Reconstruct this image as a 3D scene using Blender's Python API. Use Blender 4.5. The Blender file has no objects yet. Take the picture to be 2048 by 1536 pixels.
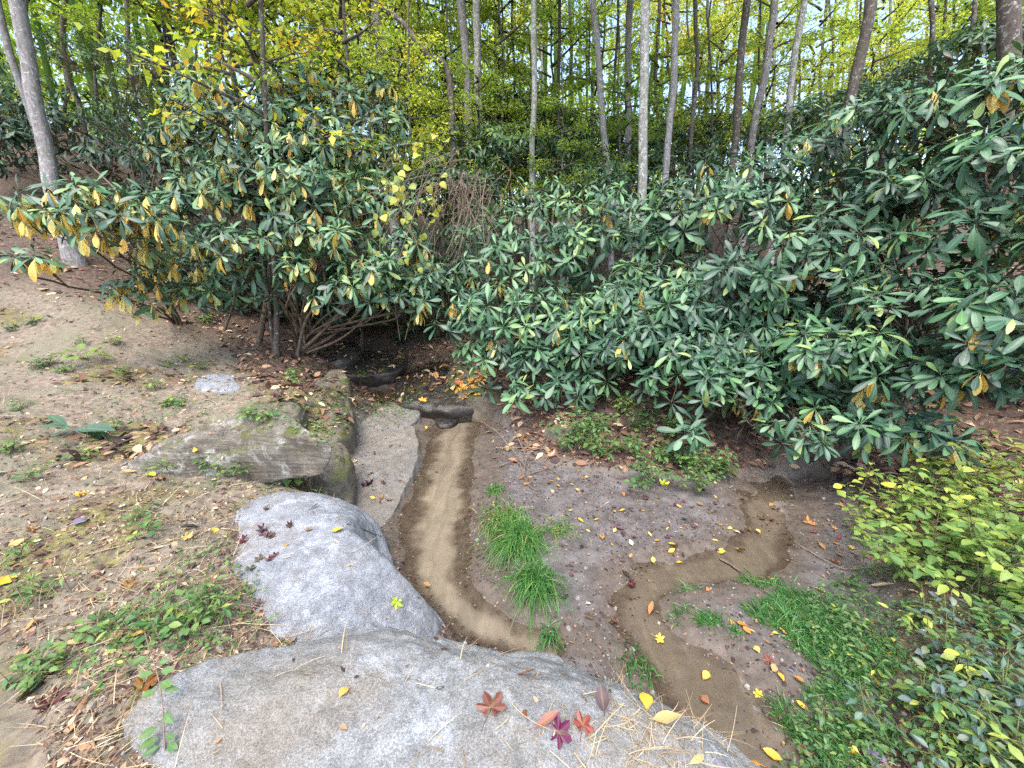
import bpy, math, numpy as np
from math import radians, sin, cos, pi
from mathutils import Vector
from mathutils.bvhtree import BVHTree

D = bpy.data
S = bpy.context.scene
COL = S.collection
rng = np.random.default_rng(11)

# ------------------------------------------------------------------ camera
W0, H0, F = 2048.0, 1536.0, 820.0
PITCH = radians(15.0)
CP, SP = cos(PITCH), sin(PITCH)
CAM = np.array([0.0, 0.0, 1.4])
cd = D.cameras.new('camera')
cam = D.objects.new('camera', cd)
COL.objects.link(cam)
cam.location = CAM
cam.rotation_euler = (radians(90) - PITCH, 0, 0)
cd.sensor_width = 36.0
cd.lens = F / W0 * 36.0
cd.clip_start = 0.05
cd.clip_end = 500
S.camera = cam


def ray(px, py):
    v = (768.0 - py) / F
    return np.array([(px - 1024.0) / F, CP + v * SP, -SP + v * CP])


def at(px, py, z):
    r = ray(px, py)
    return CAM + r * ((z - CAM[2]) / r[2])


def atd(px, py, y):
    r = ray(px, py)
    return CAM + r * (y / r[1])


def mpp(px, py, y):            # metres per photo pixel at forward distance y
    return y / ray(px, py)[1] / F


# ------------------------------------------------------------------ noise
def _h(ix, iy, iz):
    n = (ix.astype(np.int64) * 374761393 + iy.astype(np.int64) * 668265263 + iz.astype(np.int64) * 2147483647) & 0xffffffff
    n = ((n ^ (n >> 13)) * 1274126177) & 0xffffffff
    n = ((n ^ (n >> 16)) * 2246822519) & 0xffffffff
    return ((n ^ (n >> 15)) & 0xffff) / 65535.0


def vnoise(P):
    i = np.floor(P).astype(np.int64)
    f = P - i
    f = f * f * f * (f * (f * 6 - 15) + 10)
    r = 0
    for dx in (0, 1):
        wx = f[..., 0] if dx else 1 - f[..., 0]
        for dy in (0, 1):
            wy = f[..., 1] if dy else 1 - f[..., 1]
            for dz in (0, 1):
                wz = f[..., 2] if dz else 1 - f[..., 2]
                r = r + wx * wy * wz * _h(i[..., 0] + dx, i[..., 1] + dy, i[..., 2] + dz)
    return r * 2 - 1


def fbm(P, octv=4, gain=0.5):
    r, a, s = 0, 1.0, 0
    P = np.array(P, float)
    for k in range(octv):
        r = r + a * vnoise(P + k * 17.3)
        s += a
        a *= gain
        P = P * 2.03
    return r / s


def xyz(x, y, s=1.0, z=0.0):
    return np.stack([x * s, y * s, np.full_like(x, z)], -1)


def sstep(a, b, x):
    t = np.clip((x - a) / (b - a), 0, 1)
    return t * t * (3 - 2 * t)


# ------------------------------------------------------------------ mesh building
class Geo:
    def __init__(self):
        self.V, self.F, self.T, self.U, self.n = [], [], [], [], 0

    def add(self, v, f, tint=0.5, uv=None):
        v = np.asarray(v, float)
        f = np.asarray(f, int)
        if len(f) == 0:
            return
        self.V.append(v)
        self.F.append(f + self.n)
        self.T.append(np.broadcast_to(np.asarray(tint, float), (len(f),)).copy())
        self.U.append(np.zeros((len(v), 2)) if uv is None else np.asarray(uv, float))
        self.n += len(v)

    def build(self, name, m, parent=None, smooth=True):
        me = D.meshes.new(name)
        fill_mesh(me, np.concatenate(self.V), np.concatenate(self.F), np.concatenate(self.T), np.concatenate(self.U), smooth)
        if m is not None:
            me.materials.append(m)
        o = D.objects.new(name, me)
        COL.objects.link(o)
        if parent is not None:
            o.parent = parent
        return o


def fill_mesh(me, V, Q, T=None, U=None, smooth=True):
    k = Q.shape[1]
    me.vertices.add(len(V))
    me.vertices.foreach_set('co', V.astype(np.float32).ravel())
    me.loops.add(len(Q) * k)
    me.loops.foreach_set('vertex_index', Q.astype(np.int32).ravel())
    me.polygons.add(len(Q))
    me.polygons.foreach_set('loop_start', (np.arange(len(Q)) * k).astype(np.int32))
    me.polygons.foreach_set('use_smooth', np.full(len(Q), smooth))
    me.update(calc_edges=True)
    if T is not None:
        a = me.attributes.new('tint', 'FLOAT', 'FACE')
        a.data.foreach_set('value', T.astype(np.float32))
    if U is not None:
        for i, nm in enumerate(('lu', 'lv')):
            a = me.attributes.new(nm, 'FLOAT', 'POINT')
            a.data.foreach_set('value', U[:, i].astype(np.float32).copy())


def tag(o, label=None, cat=None, group=None, kind=None):
    if label: o['label'] = label
    if cat: o['category'] = cat
    if group: o['group'] = group
    if kind: o['kind'] = kind
    return o


def empty(name, loc, label=None, cat=None, group=None):
    o = D.objects.new(name, None)
    COL.objects.link(o)
    o.empty_display_size = 0.1
    o.location = loc
    return tag(o, label, cat, group)


def rebase(o, loc):
    """geometry was written in world space: express it relative to its parent Empty"""
    me = o.data
    n = len(me.vertices)
    a = np.empty(n * 3, np.float32)
    me.vertices.foreach_get('co', a)
    a = a.reshape(-1, 3) - np.asarray(loc, np.float32)
    me.vertices.foreach_set('co', a.ravel())
    me.update()
    return o


def copy_tree(o, parent=None):
    c = o.copy()
    COL.objects.link(c)
    c.parent = parent
    for ch in list(o.children):
        copy_tree(ch, c)
    return c


# ------------------------------------------------------------------ shapes
def tube(pts, rad, sides=6):
    pts = np.asarray(pts, float)
    rad = np.broadcast_to(np.asarray(rad, float), (len(pts),))
    t = np.gradient(pts, axis=0)
    t /= np.linalg.norm(t, axis=1, keepdims=True) + 1e-9
    ref = np.array([0.31, 0.17, 0.93]) if abs(t[0] @ np.array([0.31, 0.17, 0.93])) < .9 else np.array([1.0, 0.1, 0])
    u = np.cross(t, ref); u /= np.linalg.norm(u, axis=1, keepdims=True) + 1e-9
    w = np.cross(t, u)
    a = np.arange(sides) * 2 * pi / sides
    ring = pts[:, None, :] + rad[:, None, None] * (u[:, None, :] * np.cos(a)[None, :, None] + w[:, None, :] * np.sin(a)[None, :, None])
    n = len(pts)
    V = ring.reshape(-1, 3)
    i = np.arange(n - 1)[:, None] * sides
    j = np.arange(sides)[None, :]
    j2 = (j + 1) % sides
    Q = np.stack([i + j, i + j2, i + sides + j2, i + sides + j], -1).reshape(-1, 4)
    L = np.concatenate([[0], np.cumsum(np.linalg.norm(np.diff(pts, axis=0), axis=1))])
    UV = np.stack([np.tile(a / (2 * pi), n), np.repeat(L, sides)], -1)
    return V, Q, UV


def bez(p0, p1, p2, p3, n=10):
    t = np.linspace(0, 1, n)[:, None]
    return (1 - t) ** 3 * p0 + 3 * (1 - t) ** 2 * t * p1 + 3 * (1 - t) * t * t * p2 + t ** 3 * p3


def smooth_line(P, n=40):
    P = np.asarray(P, float)
    k = len(P)
    t = np.linspace(0, k - 1, n)
    i = np.clip(t.astype(int), 0, k - 2)
    f = (t - i)[:, None]
    g = lambda q: P[np.clip(q, 0, k - 1)]
    a, b, c, d = g(i - 1), g(i), g(i + 1), g(i + 2)
    return 0.5 * (2 * b + (c - a) * f + (2 * a - 5 * b + 4 * c - d) * f ** 2 + (3 * b - a - 3 * c + d) * f ** 3)


def leaf_tpl(prof, width, fold=0.25, droop=0.2, wav=0.0, twist=0.0):
    """leaf along +X (length 1), normal +Z; prof = half widths along its length"""
    k = len(prof)
    V, UV = [], []
    for i, w in enumerate(prof):
        t = i / (k - 1)
        z = -droop * t * t
        x = t * (1 - 0.25 * droop * t)
        ww = w * width * .5
        zz = fold * ww + wav * sin(t * 11) * ww
        V += [(x, -ww, z + zz + twist * t * ww), (x, 0, z), (x, ww, z + zz - wav * sin(t * 9) * ww - twist * t * ww)]
        UV += [(-1, t), (0, t), (1, t)]
    Q = []
    for i in range(k - 1):
        a = i * 3
        Q += [(a, a + 3, a + 4, a + 1), (a + 1, a + 4, a + 5, a + 2)]
    return np.array(V), np.array(Q), np.array(UV)


def place(g, tpl, M, P, tint):
    V, Q, UV = tpl
    n = len(P)
    if n == 0:
        return
    W = np.einsum('nij,kj->nki', M, V) + P[:, None, :]
    q = (Q[None] + (np.arange(n) * len(V))[:, None, None]).reshape(-1, Q.shape[1])
    g.add(W.reshape(-1, 3), q, np.repeat(tint, len(Q)), np.tile(UV, (n, 1)))


def frames(d, nrm, L, Wd=None):
    """matrices whose X is d, Z close to nrm"""
    d = d / (np.linalg.norm(d, axis=1, keepdims=True) + 1e-9)
    y = np.cross(nrm, d)
    y /= np.linalg.norm(y, axis=1, keepdims=True) + 1e-9
    z = np.cross(d, y)
    L = np.asarray(L)[:, None]
    Wd = L if Wd is None else np.asarray(Wd)[:, None]
    return np.stack([d * L, y * Wd, z * L], -1)


def rdir(n):
    v = rng.normal(size=(n, 3))
    return v / np.linalg.norm(v, axis=1, keepdims=True)


# leaf outlines
RH = [leaf_tpl([.05, .09, .38, .70, .92, 1.0, .84, .26], w, f, dr, wv, tw) for w, f, dr, wv, tw in
      ((.26, .22, .16, .0, .1), (.24, .32, .30, .05, -.15), (.29, .10, .05, .06, .2), (.26, .25, .48, .0, 0), (.22, .42, .2, .04, .1))]
OV = [leaf_tpl([.06, .62, .98, .92, .6, .05], w, f, dr, wv, tw) for w, f, dr, wv, tw in
      ((.55, .2, .2, .05, .1), (.5, .35, .4, .0, -.2), (.6, .1, .05, .1, .2))]
LAN = [leaf_tpl([.05, .7, 1.0, .75, .4, .04], w, f, dr, .05, tw) for w, f, dr, tw in ((.34, .3, .25, .1), (.3, .2, .5, -.2), (.38, .4, .1, .2))]
HEART = [leaf_tpl([.55, 1.0, 1.02, .8, .45, .05], w, f, dr, .05, tw) for w, f, dr, tw in ((.95, .15, .2, .1), (.85, .3, .35, -.2))]
def diamond(w, f):
    V = np.array([(0, 0, 0), (.45, -w / 2, f), (1, 0, -.08), (.45, w / 2, f * .6)])
    return V, np.array([(0, 1, 2, 3)]), np.array([(0, 0), (-1, .45), (0, 1), (1, .45)])
DIA = [diamond(.62, .05), diamond(.5, -.12), diamond(.72, .15)]


def scatter(g, tpls, d, nrm, P, L, tint, Wd=None):
    k = rng.integers(0, len(tpls), len(P))
    M = frames(d, nrm, L, Wd)
    for i, t in enumerate(tpls):
        s = k == i
        place(g, t, M[s], P[s], tint[s])


# ------------------------------------------------------------------ node materials
def new_mat(name):
    m = D.materials.new(name)
    m.use_nodes = True
    nt = m.node_tree
    nt.nodes.clear()
    out = nt.nodes.new('ShaderNodeOutputMaterial')
    return m, nt, out


class NT:
    def __init__(self, nt): self.nt = nt
    def n(self, typ, **kw):
        nd = self.nt.nodes.new('ShaderNode' + typ)
        for k, v in kw.items():
            if k.startswith('i_'):
                key = k[2:]
                key = int(key) if key.isdigit() else key.replace('_', ' ')
                self.set(nd.inputs[key], v)
            else:
                setattr(nd, k, v)
        return nd
    def set(self, inp, v):
        if isinstance(v, bpy.types.NodeSocket):
            self.nt.links.new(v, inp)
        else:
            if hasattr(inp.default_value, '__len__') and not isinstance(v, str):
                v = tuple(v)
                if len(inp.default_value) == 4 and len(v) == 3: v = v + (1,)
            inp.default_value = v
    def attr(self, name): return self.n('Attribute', attribute_name=name).outputs['Fac']
    def math(self, op, a, b=0.0, clamp=False):
        return self.n('Math', operation=op, use_clamp=clamp, i_0=a, i_1=b).outputs[0]
    def mix(self, fac, a, b, blend='MIX'):
        nd = self.n('Mix', data_type='RGBA', blend_type=blend)
        self.set(nd.inputs[0], fac); self.set(nd.inputs[6], a); self.set(nd.inputs[7], b)
        return nd.outputs[2]
    def ramp(self, fac, stops, interp='LINEAR'):
        nd = self.n('ValToRGB')
        cr = nd.color_ramp
        cr.interpolation = interp
        while len(cr.elements) < len(stops): cr.elements.new(0.5)
        for e, (p, c) in zip(cr.elements, stops):
            e.position = p
            e.color = (*c, 1) if hasattr(c, '__len__') else (c, c, c, 1)
        self.set(nd.inputs[0], fac)
        return nd.outputs[0]
    def coord(self, scale=1.0, which='Object'):
        c = self.n('TexCoord').outputs[which]
        mp = self.n('Mapping', i_Vector=c)
        mp.inputs['Scale'].default_value = (scale,) * 3 if not hasattr(scale, '__len__') else scale
        return mp.outputs[0]
    def noise(self, scale, detail=5, rough=.55, vec=None, dist=0.0):
        nd = self.n('TexNoise', i_Scale=scale, i_Detail=detail, i_Roughness=rough, i_Distortion=dist)
        if vec is not None: self.set(nd.inputs['Vector'], vec)
        return nd.outputs['Fac']


def leaf_mat(name, stops, rough=.45, transl=.25, rib=.35, back=None, tcol=None, spec=.5, obj_col=False, mottled=0.25):
    m, nt, out = new_mat(name)
    t = NT(nt)
    v = t.coord(1.0)
    if obj_col:
        base = t.n('ObjectInfo').outputs['Color']
    else:
        base = t.ramp(t.attr('tint'), stops)
    nz = t.noise(35, 4, .6, v)
    base = t.mix(mottled, base, t.ramp(nz, [(.3, (.55, .5, .4)), (.7, (1.25, 1.2, 1.1))]), 'MULTIPLY')
    if obj_col:
        sp = t.ramp(t.noise(70, 3, .6, v), [(.60, (1, 1, 1)), (.68, (.35, .25, .2))])
        base = t.mix(.7, base, sp, 'MULTIPLY')
    ribm = t.math('SUBTRACT', 1.0, t.math('MULTIPLY', t.math('ABSOLUTE', t.attr('lu')), 6.0), True)
    base_r = t.mix(t.math('MULTIPLY', ribm, rib), base, (.32, .38, .14))
    if back is not None:
        bf = t.n('NewGeometry').outputs['Backfacing']
        base_r = t.mix(bf, base_r, back)
    b = t.n('BsdfPrincipled')
    t.set(b.inputs['Base Color'], base_r)
    b.inputs['Roughness'].default_value = rough
    b.inputs['Specular IOR Level'].default_value = spec
    bump = t.n('Bump', i_Strength=.15, i_Distance=.01)
    t.set(bump.inputs['Height'], t.noise(60, 3, .5, v))
    t.set(b.inputs['Normal'], bump.outputs[0])
    if transl > 0:
        tr = t.n('BsdfTranslucent')
        t.set(tr.inputs['Color'], t.mix(1.0, base, tcol or (1.3, 1.35, .7), 'MULTIPLY'))
        mx = t.n('MixShader', i_0=transl)
        nt.links.new(b.outputs[0], mx.inputs[1]); nt.links.new(tr.outputs[0], mx.inputs[2])
        nt.links.new(mx.outputs[0], out.inputs[0])
    else:
        nt.links.new(b.outputs[0], out.inputs[0])
    return m


def bark_mat(name, dark, light, lichen=(.42, .45, .42), lich=.5, scale=1.0):
    m, nt, out = new_mat(name)
    t = NT(nt)
    v = t.coord((scale, scale, scale * .28))
    n1 = t.noise(30, 6, .65, v, .4)
    base = t.mix(t.ramp(n1, [(.3, 0.0), (.68, 1.0)]), dark, light)
    v2 = t.coord(scale)
    ln = t.noise(17, 8, .78, v2, .5)
    lm = t.ramp(ln, [(.60 - .2 * lich, 0.0), (.66 - .2 * lich, 1.0)])
    base = t.mix(t.math('MULTIPLY', lm, .85), base, lichen)
    ms = t.ramp(t.noise(2.2, 3, .5, v2), [(.55, 0.0), (.7, .5)])
    base = t.mix(ms, base, (.09, .11, .05))
    b = t.n('BsdfPrincipled', i_Roughness=.85)
    t.set(b.inputs['Base Color'], base)
    bump = t.n('Bump', i_Strength=.7, i_Distance=.012)
    t.set(bump.inputs['Height'], t.math('ADD', n1, t.math('MULTIPLY', lm, .3)))
    t.set(b.inputs['Normal'], bump.outputs[0])
    nt.links.new(b.outputs[0], out.inputs[0])
    return m


def rock_mat(name, c1, c2, lichen=(.5, .52, .52), lich=.3, brown=(.22, .17, .11), brn=.3, moss=.0, rough=.85, strata=.5, fleck=.5, tilt=(.2, .1, .0)):
    m, nt, out = new_mat(name)
    t = NT(nt)
    v = t.coord(1.0)
    big = t.noise(2.2, 5, .6, v, .3)
    mid = t.noise(14, 8, .72, v, .2)
    fine = t.noise(150, 4, .7, v)
    base = t.mix(t.ramp(mid, [(.32, 0.0), (.66, 1.0)]), c1, c2)
    mp = t.n('Mapping', i_Vector=t.n('TexCoord').outputs['Object'])
    mp.inputs['Rotation'].default_value = tilt
    mp.inputs['Scale'].default_value = (1.2, 2.0, 16)
    st = t.noise(3.2, 6, .6, mp.outputs[0], .6)
    base = t.mix(t.math('MULTIPLY', t.ramp(st, [(.42, 1.0), (.56, 0.0)]), strata * .55), base, tuple(x * .45 for x in c1))
    lm = t.ramp(t.noise(5.0, 7, .7, v, .5), [(.54, 0.0), (.64, 1.0)])
    base = t.mix(t.math('MULTIPLY', lm, lich), base, lichen)
    bm = t.ramp(t.noise(1.7, 6, .62, v, .4), [(.46, 0.0), (.62, 1.0)])
    base = t.mix(t.math('MULTIPLY', bm, brn), base, brown)
    fl = t.ramp(fine, [(.36, (.25, .25, .25)), (.5, (1, 1, 1)), (.64, (1.75, 1.75, 1.75))])
    base = t.mix(fleck, base, fl, 'MULTIPLY')
    if moss > 0:
        nz = t.n('SeparateXYZ', i_0=t.n('NewGeometry').outputs['Normal']).outputs[2]
        mm = t.math('MULTIPLY', t.ramp(t.noise(4.5, 6, .65, v, .3), [(.62 - moss * .4, 0.0), (.7 - moss * .4, 1.0)]), t.ramp(nz, [(.15, 0.0), (.6, 1.0)]))
        mc = t.mix(t.noise(40, 4, .6, v), (.03, .04, .012), (.105, .108, .025))
        base = t.mix(mm, base, mc)
    b = t.n('BsdfPrincipled', i_Roughness=rough)
    t.set(b.inputs['Base Color'], base)
    h = t.math('ADD', t.math('MULTIPLY', mid, .6), t.math('ADD', t.math('MULTIPLY', fine, .22), t.math('MULTIPLY', st, .5 * strata)))
    bump = t.n('Bump', i_Strength=.8, i_Distance=.022)
    t.set(bump.inputs['Height'], h)
    t.set(b.inputs['Normal'], bump.outputs[0])
    nt.links.new(b.outputs[0], out.inputs[0])
    return m


def plain_mat(name, c1, c2, rough=.8, scale=30, spec=.4):
    m, nt, out = new_mat(name)
    t = NT(nt)
    n1 = t.noise(scale, 5, .6, t.coord(1.0))
    base = t.mix(t.ramp(n1, [(.3, 0.0), (.7, 1.0)]), c1, c2)
    b = t.n('BsdfPrincipled', i_Roughness=rough)
    b.inputs['Specular IOR Level'].default_value = spec
    t.set(b.inputs['Base Color'], base)
    nt.links.new(b.outputs[0], out.inputs[0])
    return m


M = {}
M['rhodo'] = leaf_mat('rhododendron_leaf', [(0, (.015, .05, .036)), (.4, (.036, .108, .062)), (.8, (.095, .22, .088)), (1, (.22, .31, .09))], rough=.48, transl=.06, rib=.3, back=(.055, .085, .045), spec=.6)
M['rhodo_yellow'] = leaf_mat('rhododendron_yellow_leaf', [(0, (.76, .50, .13)), (.5, (.86, .70, .22)), (.8, (.88, .80, .38)), (1, (.60, .64, .20))], rough=.5, transl=.4, rib=.4, tcol=(1.2, 1.1, .7))
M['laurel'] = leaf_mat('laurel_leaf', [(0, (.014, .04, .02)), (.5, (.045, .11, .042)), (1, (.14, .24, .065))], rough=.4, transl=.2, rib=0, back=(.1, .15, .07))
M['canopy'] = leaf_mat('canopy_leaf', [(0, (.14, .25, .055)), (.4, (.31, .42, .085)), (.75, (.52, .56, .13)), (.92, (.76, .66, .14)), (1, (.62, .36, .07))], rough=.55, transl=.62, rib=0, spec=.3)
M['yellow_tree'] = leaf_mat('yellow_tree_leaf', [(0, (.16, .28, .04)), (.45, (.42, .48, .07)), (.85, (.74, .60, .10)), (1, (.72, .42, .07))], rough=.55, transl=.45, rib=.2, spec=.3)
M['weed'] = leaf_mat('weed_leaf', [(0, (.035, .10, .04)), (.5, (.07, .17, .05)), (.85, (.17, .27, .06)), (1, (.38, .42, .07))], rough=.5, transl=.3, rib=.3)
M['jewel'] = leaf_mat('yellow_green_weed_leaf', [(0, (.10, .21, .05)), (.5, (.22, .33, .07)), (.85, (.38, .44, .08)), (1, (.6, .55, .07))], rough=.5, transl=.35, rib=.3)
M['bluegreen'] = leaf_mat('blue_green_weed_leaf', [(0, (.035, .09, .06)), (.6, (.07, .15, .09)), (.9, (.10, .13, .16)), (1, (.16, .20, .12))], rough=.5, transl=.2, rib=.3)
M['grass'] = leaf_mat('grass_blade', [(0, (.03, .11, .03)), (.6, (.07, .22, .05)), (.9, (.16, .30, .07)), (1, (.36, .34, .12))], rough=.45, transl=.3, rib=0)
M['straw'] = leaf_mat('dry_straw', [(0, (.20, .14, .08)), (.5, (.42, .33, .20)), (1, (.58, .50, .34))], rough=.7, transl=.15, rib=0)
M['litter'] = leaf_mat('dead_leaf', [(0, (.028, .016, .02)), (.25, (.075, .035, .032)), (.5, (.17, .085, .055)), (.75, (.36, .22, .13)), (1, (.58, .47, .34))], rough=.7, transl=.05, rib=.15)
M['fallen'] = leaf_mat('fallen_leaf', None, rough=.45, transl=.1, rib=.25, obj_col=True)
M['vine'] = leaf_mat('vine_leaf', [(0, (.20, .30, .06)), (.5, (.46, .46, .09)), (.85, (.66, .50, .11)), (1, (.42, .16, .07))], rough=.5, transl=.4, rib=.3)
M['stem'] = plain_mat('shrub_stem', (.07, .05, .035), (.17, .13, .095), .8, 25)
M['twig'] = plain_mat('dry_twig', (.10, .07, .05), (.25, .19, .14), .8, 30)
M['green_stem'] = plain_mat('green_stem', (.07, .10, .03), (.16, .16, .06), .6, 30)
M['bark_grey'] = bark_mat('grey_bark', (.11, .10, .10), (.33, .305, .305), lichen=(.46, .47, .46), lich=.4)
M['bark_pale'] = bark_mat('pale_lichen_bark', (.12, .11, .10), (.30, .29, .27), lichen=(.42, .44, .41), lich=.6)
M['bark_dark'] = bark_mat('dark_bark', (.035, .028, .025), (.12, .095, .08), lichen=(.42, .43, .40), lich=.25)
M['rock_front'] = rock_mat('pale_granite', (.12, .125, .122), (.25, .258, .262), lich=.5, lichen=(.35, .385, .43), brown=(.17, .135, .09), brn=.5, strata=.4, fleck=.5)
M['rock_slab'] = rock_mat('grey_granite', (.13, .14, .155), (.275, .295, .325), lich=.45, lichen=(.38, .42, .48), brn=.22, strata=.5, fleck=.5)
M['rock_ledge'] = rock_mat('weathered_ledge', (.075, .068, .055), (.22, .205, .17), lich=.85, lichen=(.46, .46, .44), brown=(.085, .058, .036), brn=.75, moss=.3, strata=.9)
M['rock_moss'] = rock_mat('mossy_stone', (.06, .055, .042), (.15, .135, .105), lich=.1, brn=.4, moss=.36)
M['rock_wet'] = rock_mat('wet_stone', (.013, .012, .011), (.045, .041, .036), lich=.05, brn=.3, brown=(.042, .029, .018), rough=.28, moss=.12)
M['rock_mud'] = rock_mat('silt_shelf', (.10, .094, .085), (.19, .178, .16), lich=.1, brn=.2, strata=.15, fleck=.3)
# ------------------------------------------------------------------ terrain
ctrl = [at(*p) for p in [
    (0, 1500, 0), (200, 1500, 0), (0, 1300, 0), (200, 1300, -.01), (400, 1150, 0.0), (330, 1250, -.01), (0, 1150, .02), (200, 1100, .0), (0, 1000, .05), (250, 1000, .0), (430, 1160, .01), (420, 1070, .01), (460, 1250, .0), (530, 1160, -.10), (530, 1070, -.09),
    (420, 1010, -.02), (0, 850, .22), (200, 850, .13), (400, 835, .13), (550, 815, .16), (640, 830, .02), (400, 720, .30), (500, 770, .25), (580, 700, .32),
    (650, 1160, -.25), (700, 1180, -.35), (620, 1010, -.12), (600, 950, -.2), (560, 962, -.08), (680, 975, -.36), (640, 910, -.28),
    (880, 1200, -.47), (870, 1100, -.46), (890, 1000, -.45), (900, 900, -.44), (920, 840, -.42), (740, 775, -.24), (730, 720, -.02), (800, 690, .06), (850, 770, -.25),
    (1200, 1000, -.43), (1400, 1100, -.44), (1300, 1250, -.45), (1500, 960, -.42), (1650, 1050, -.43), (1100, 1250, -.45), (1250, 1500, -.45), (1000, 1400, -.45),
    (1800, 1200, -.38), (2000, 1300, -.30), (1800, 1450, -.42), (2048, 1536, -.32), (1500, 1700, -.44), (1700, 920, -.32), (1900, 880, -.15), (2048, 950, -.1), (1400, 890, -.30),
    (1200, 850, -.2), (1100, 790, -.08), (1250, 800, -.02), (960, 760, .0), (900, 700, .1), (1500, 840, -.12), (700, 1500, -.2), (450, 1400, -.05)]]
ctrl += [atd(*p) for p in [(0, 700, 4.9), (200, 690, 5.2), (0, 600, 5.9), (200, 610, 5.9), (350, 640, 6.3), (500, 660, 6.6), (0, 480, 7.9), (0, 400, 9.3),
                           (150, 530, 7.0), (300, 560, 7.4), (-400, 560, 5.5), (-300, 800, 3.6)]]
ctrl += [np.array(p, float) for p in [
    (-8, 12, 3.6), (-3, 12, 2.0), (0, 12, 1.4), (4, 12, 1.7), (8, 12, 2.4), (-3, 8.5, .75), (0, 8.5, .45), (3, 8.5, .6), (-12, 22, 6), (0, 22, 4.0), (12, 22, 4.6), (0, 36, 6), (25, 36, 6), (-25, 36, 8), (0, 60, 7),
    (-30, 60, 9), (30, 60, 7), (-50, 30, 11), (50, 30, 8), (-20, 10, 6), (20, 10, 4), (10, 4, 1.2), (4.5, 4.5, .4), (12, 0, .5), (-10, 0, 1.0), (-5, .8, .15), (0, -3, 0), (-6, -4, .3), (6, -4, -.1), (-30, -20, .5), (30, -20, .5), (0, -15, 0),
    (60, 60, 8), (-60, 60, 12), (0, 90, 7), (60, 0, 3), (-60, 0, 6)]]
ctrl = np.array(ctrl)


def _tps_k(r2):
    return 0.5 * r2 * np.log(r2 + 1e-9)


_n = len(ctrl)
_A = np.zeros((_n + 3, _n + 3))
_d2 = ((ctrl[:, None, :2] - ctrl[None, :, :2]) ** 2).sum(-1)
_A[:_n, :_n] = _tps_k(_d2) + np.eye(_n) * 0.02
_A[:_n, _n] = 1
_A[:_n, _n + 1:] = ctrl[:, :2]
_A[_n:, :_n] = _A[:_n, _n:].T
_b = np.zeros(_n + 3)
_b[:_n] = ctrl[:, 2]
_w = np.linalg.solve(_A, _b)


def tps(x, y):
    r = _w[_n] + _w[_n + 1] * x + _w[_n + 2] * y
    for i in range(_n):
        r = r + _w[i] * _tps_k((x - ctrl[i, 0]) ** 2 + (y - ctrl[i, 1]) ** 2)
    return r


def poly_sd(x, y, P):
    """signed distance, positive inside"""
    P = np.asarray(P)[:, :2]
    d = np.full(x.shape, 1e9)
    ins = np.zeros(x.shape, bool)
    for i in range(len(P)):
        a, b = P[i], P[(i + 1) % len(P)]
        e = b - a
        t = np.clip(((x - a[0]) * e[0] + (y - a[1]) * e[1]) / (e @ e + 1e-12), 0, 1)
        d = np.minimum(d, np.hypot(x - a[0] - t * e[0], y - a[1] - t * e[1]))
        c = (a[1] > y) != (b[1] > y)
        xi = a[0] + (y - a[1]) / (e[1] if abs(e[1]) > 1e-12 else 1e-12) * e[0]
        ins ^= c & (x < xi)
    return np.where(ins, d, -d)


def line_d(x, y, P, Wd):
    """distance to a polyline divided by its local half width"""
    d = np.full(x.shape, 1e9)
    for i in range(len(P) - 1):
        a, b = P[i][:2], P[i + 1][:2]
        e = b - a
        t = np.clip(((x - a[0]) * e[0] + (y - a[1]) * e[1]) / (e @ e), 0, 1)
        w = Wd[i] + (Wd[i + 1] - Wd[i]) * t
        d = np.minimum(d, np.hypot(x - a[0] - t * e[0], y - a[1] - t * e[1]) / w)
    return d


ZB = -0.44
basin = smooth_line([at(px, py, ZB) for px, py in [
    (700, 880), (760, 835), (850, 815), (930, 808), (1010, 840), (1060, 910), (1200, 940), (1450, 950), (1610, 925), (1700, 990), (1775, 1100), (1760, 1250), (1740, 1400), (1650, 1700),
    (1300, 1650), (1000, 1400), (820, 1250), (720, 1150), (690, 1050), (680, 960), (700, 880)]], 70)
st1 = smooth_line([at(px, py, -.47) for px, py in [(930, 835), (905, 870), (890, 950), (880, 1020), (868, 1090), (880, 1160), (930, 1220), (1010, 1265), (1090, 1290)]], 30)
w1 = np.interp(np.linspace(0, 1, 30), [0, .2, .45, .65, .8, 1], [.46, .36, .32, .22, .18, .12])
st2 = smooth_line([at(px, py, -.47) for px, py in [(1640, 915), (1560, 950), (1540, 1010), (1535, 1070), (1490, 1115), (1400, 1140), (1300, 1165), (1275, 1215), (1310, 1270), (1380, 1340), (1440, 1410), (1520, 1500), (1600, 1620)]], 40)
w2 = np.interp(np.linspace(0, 1, 40), [0, .15, .3, .5, .62, .8, 1], [.42, .30, .23, .20, .23, .38, .48])
st0 = smooth_line([np.array(p) for p in (at(830, 690, .05), at(760, 705, .0), at(715, 730, -.05), at(735, 770, -.24), at(790, 800, -.38), at(850, 825, -.44))], 20)
w0 = np.full(20, .28)


_hol = at(622, 930, -.1)


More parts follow.
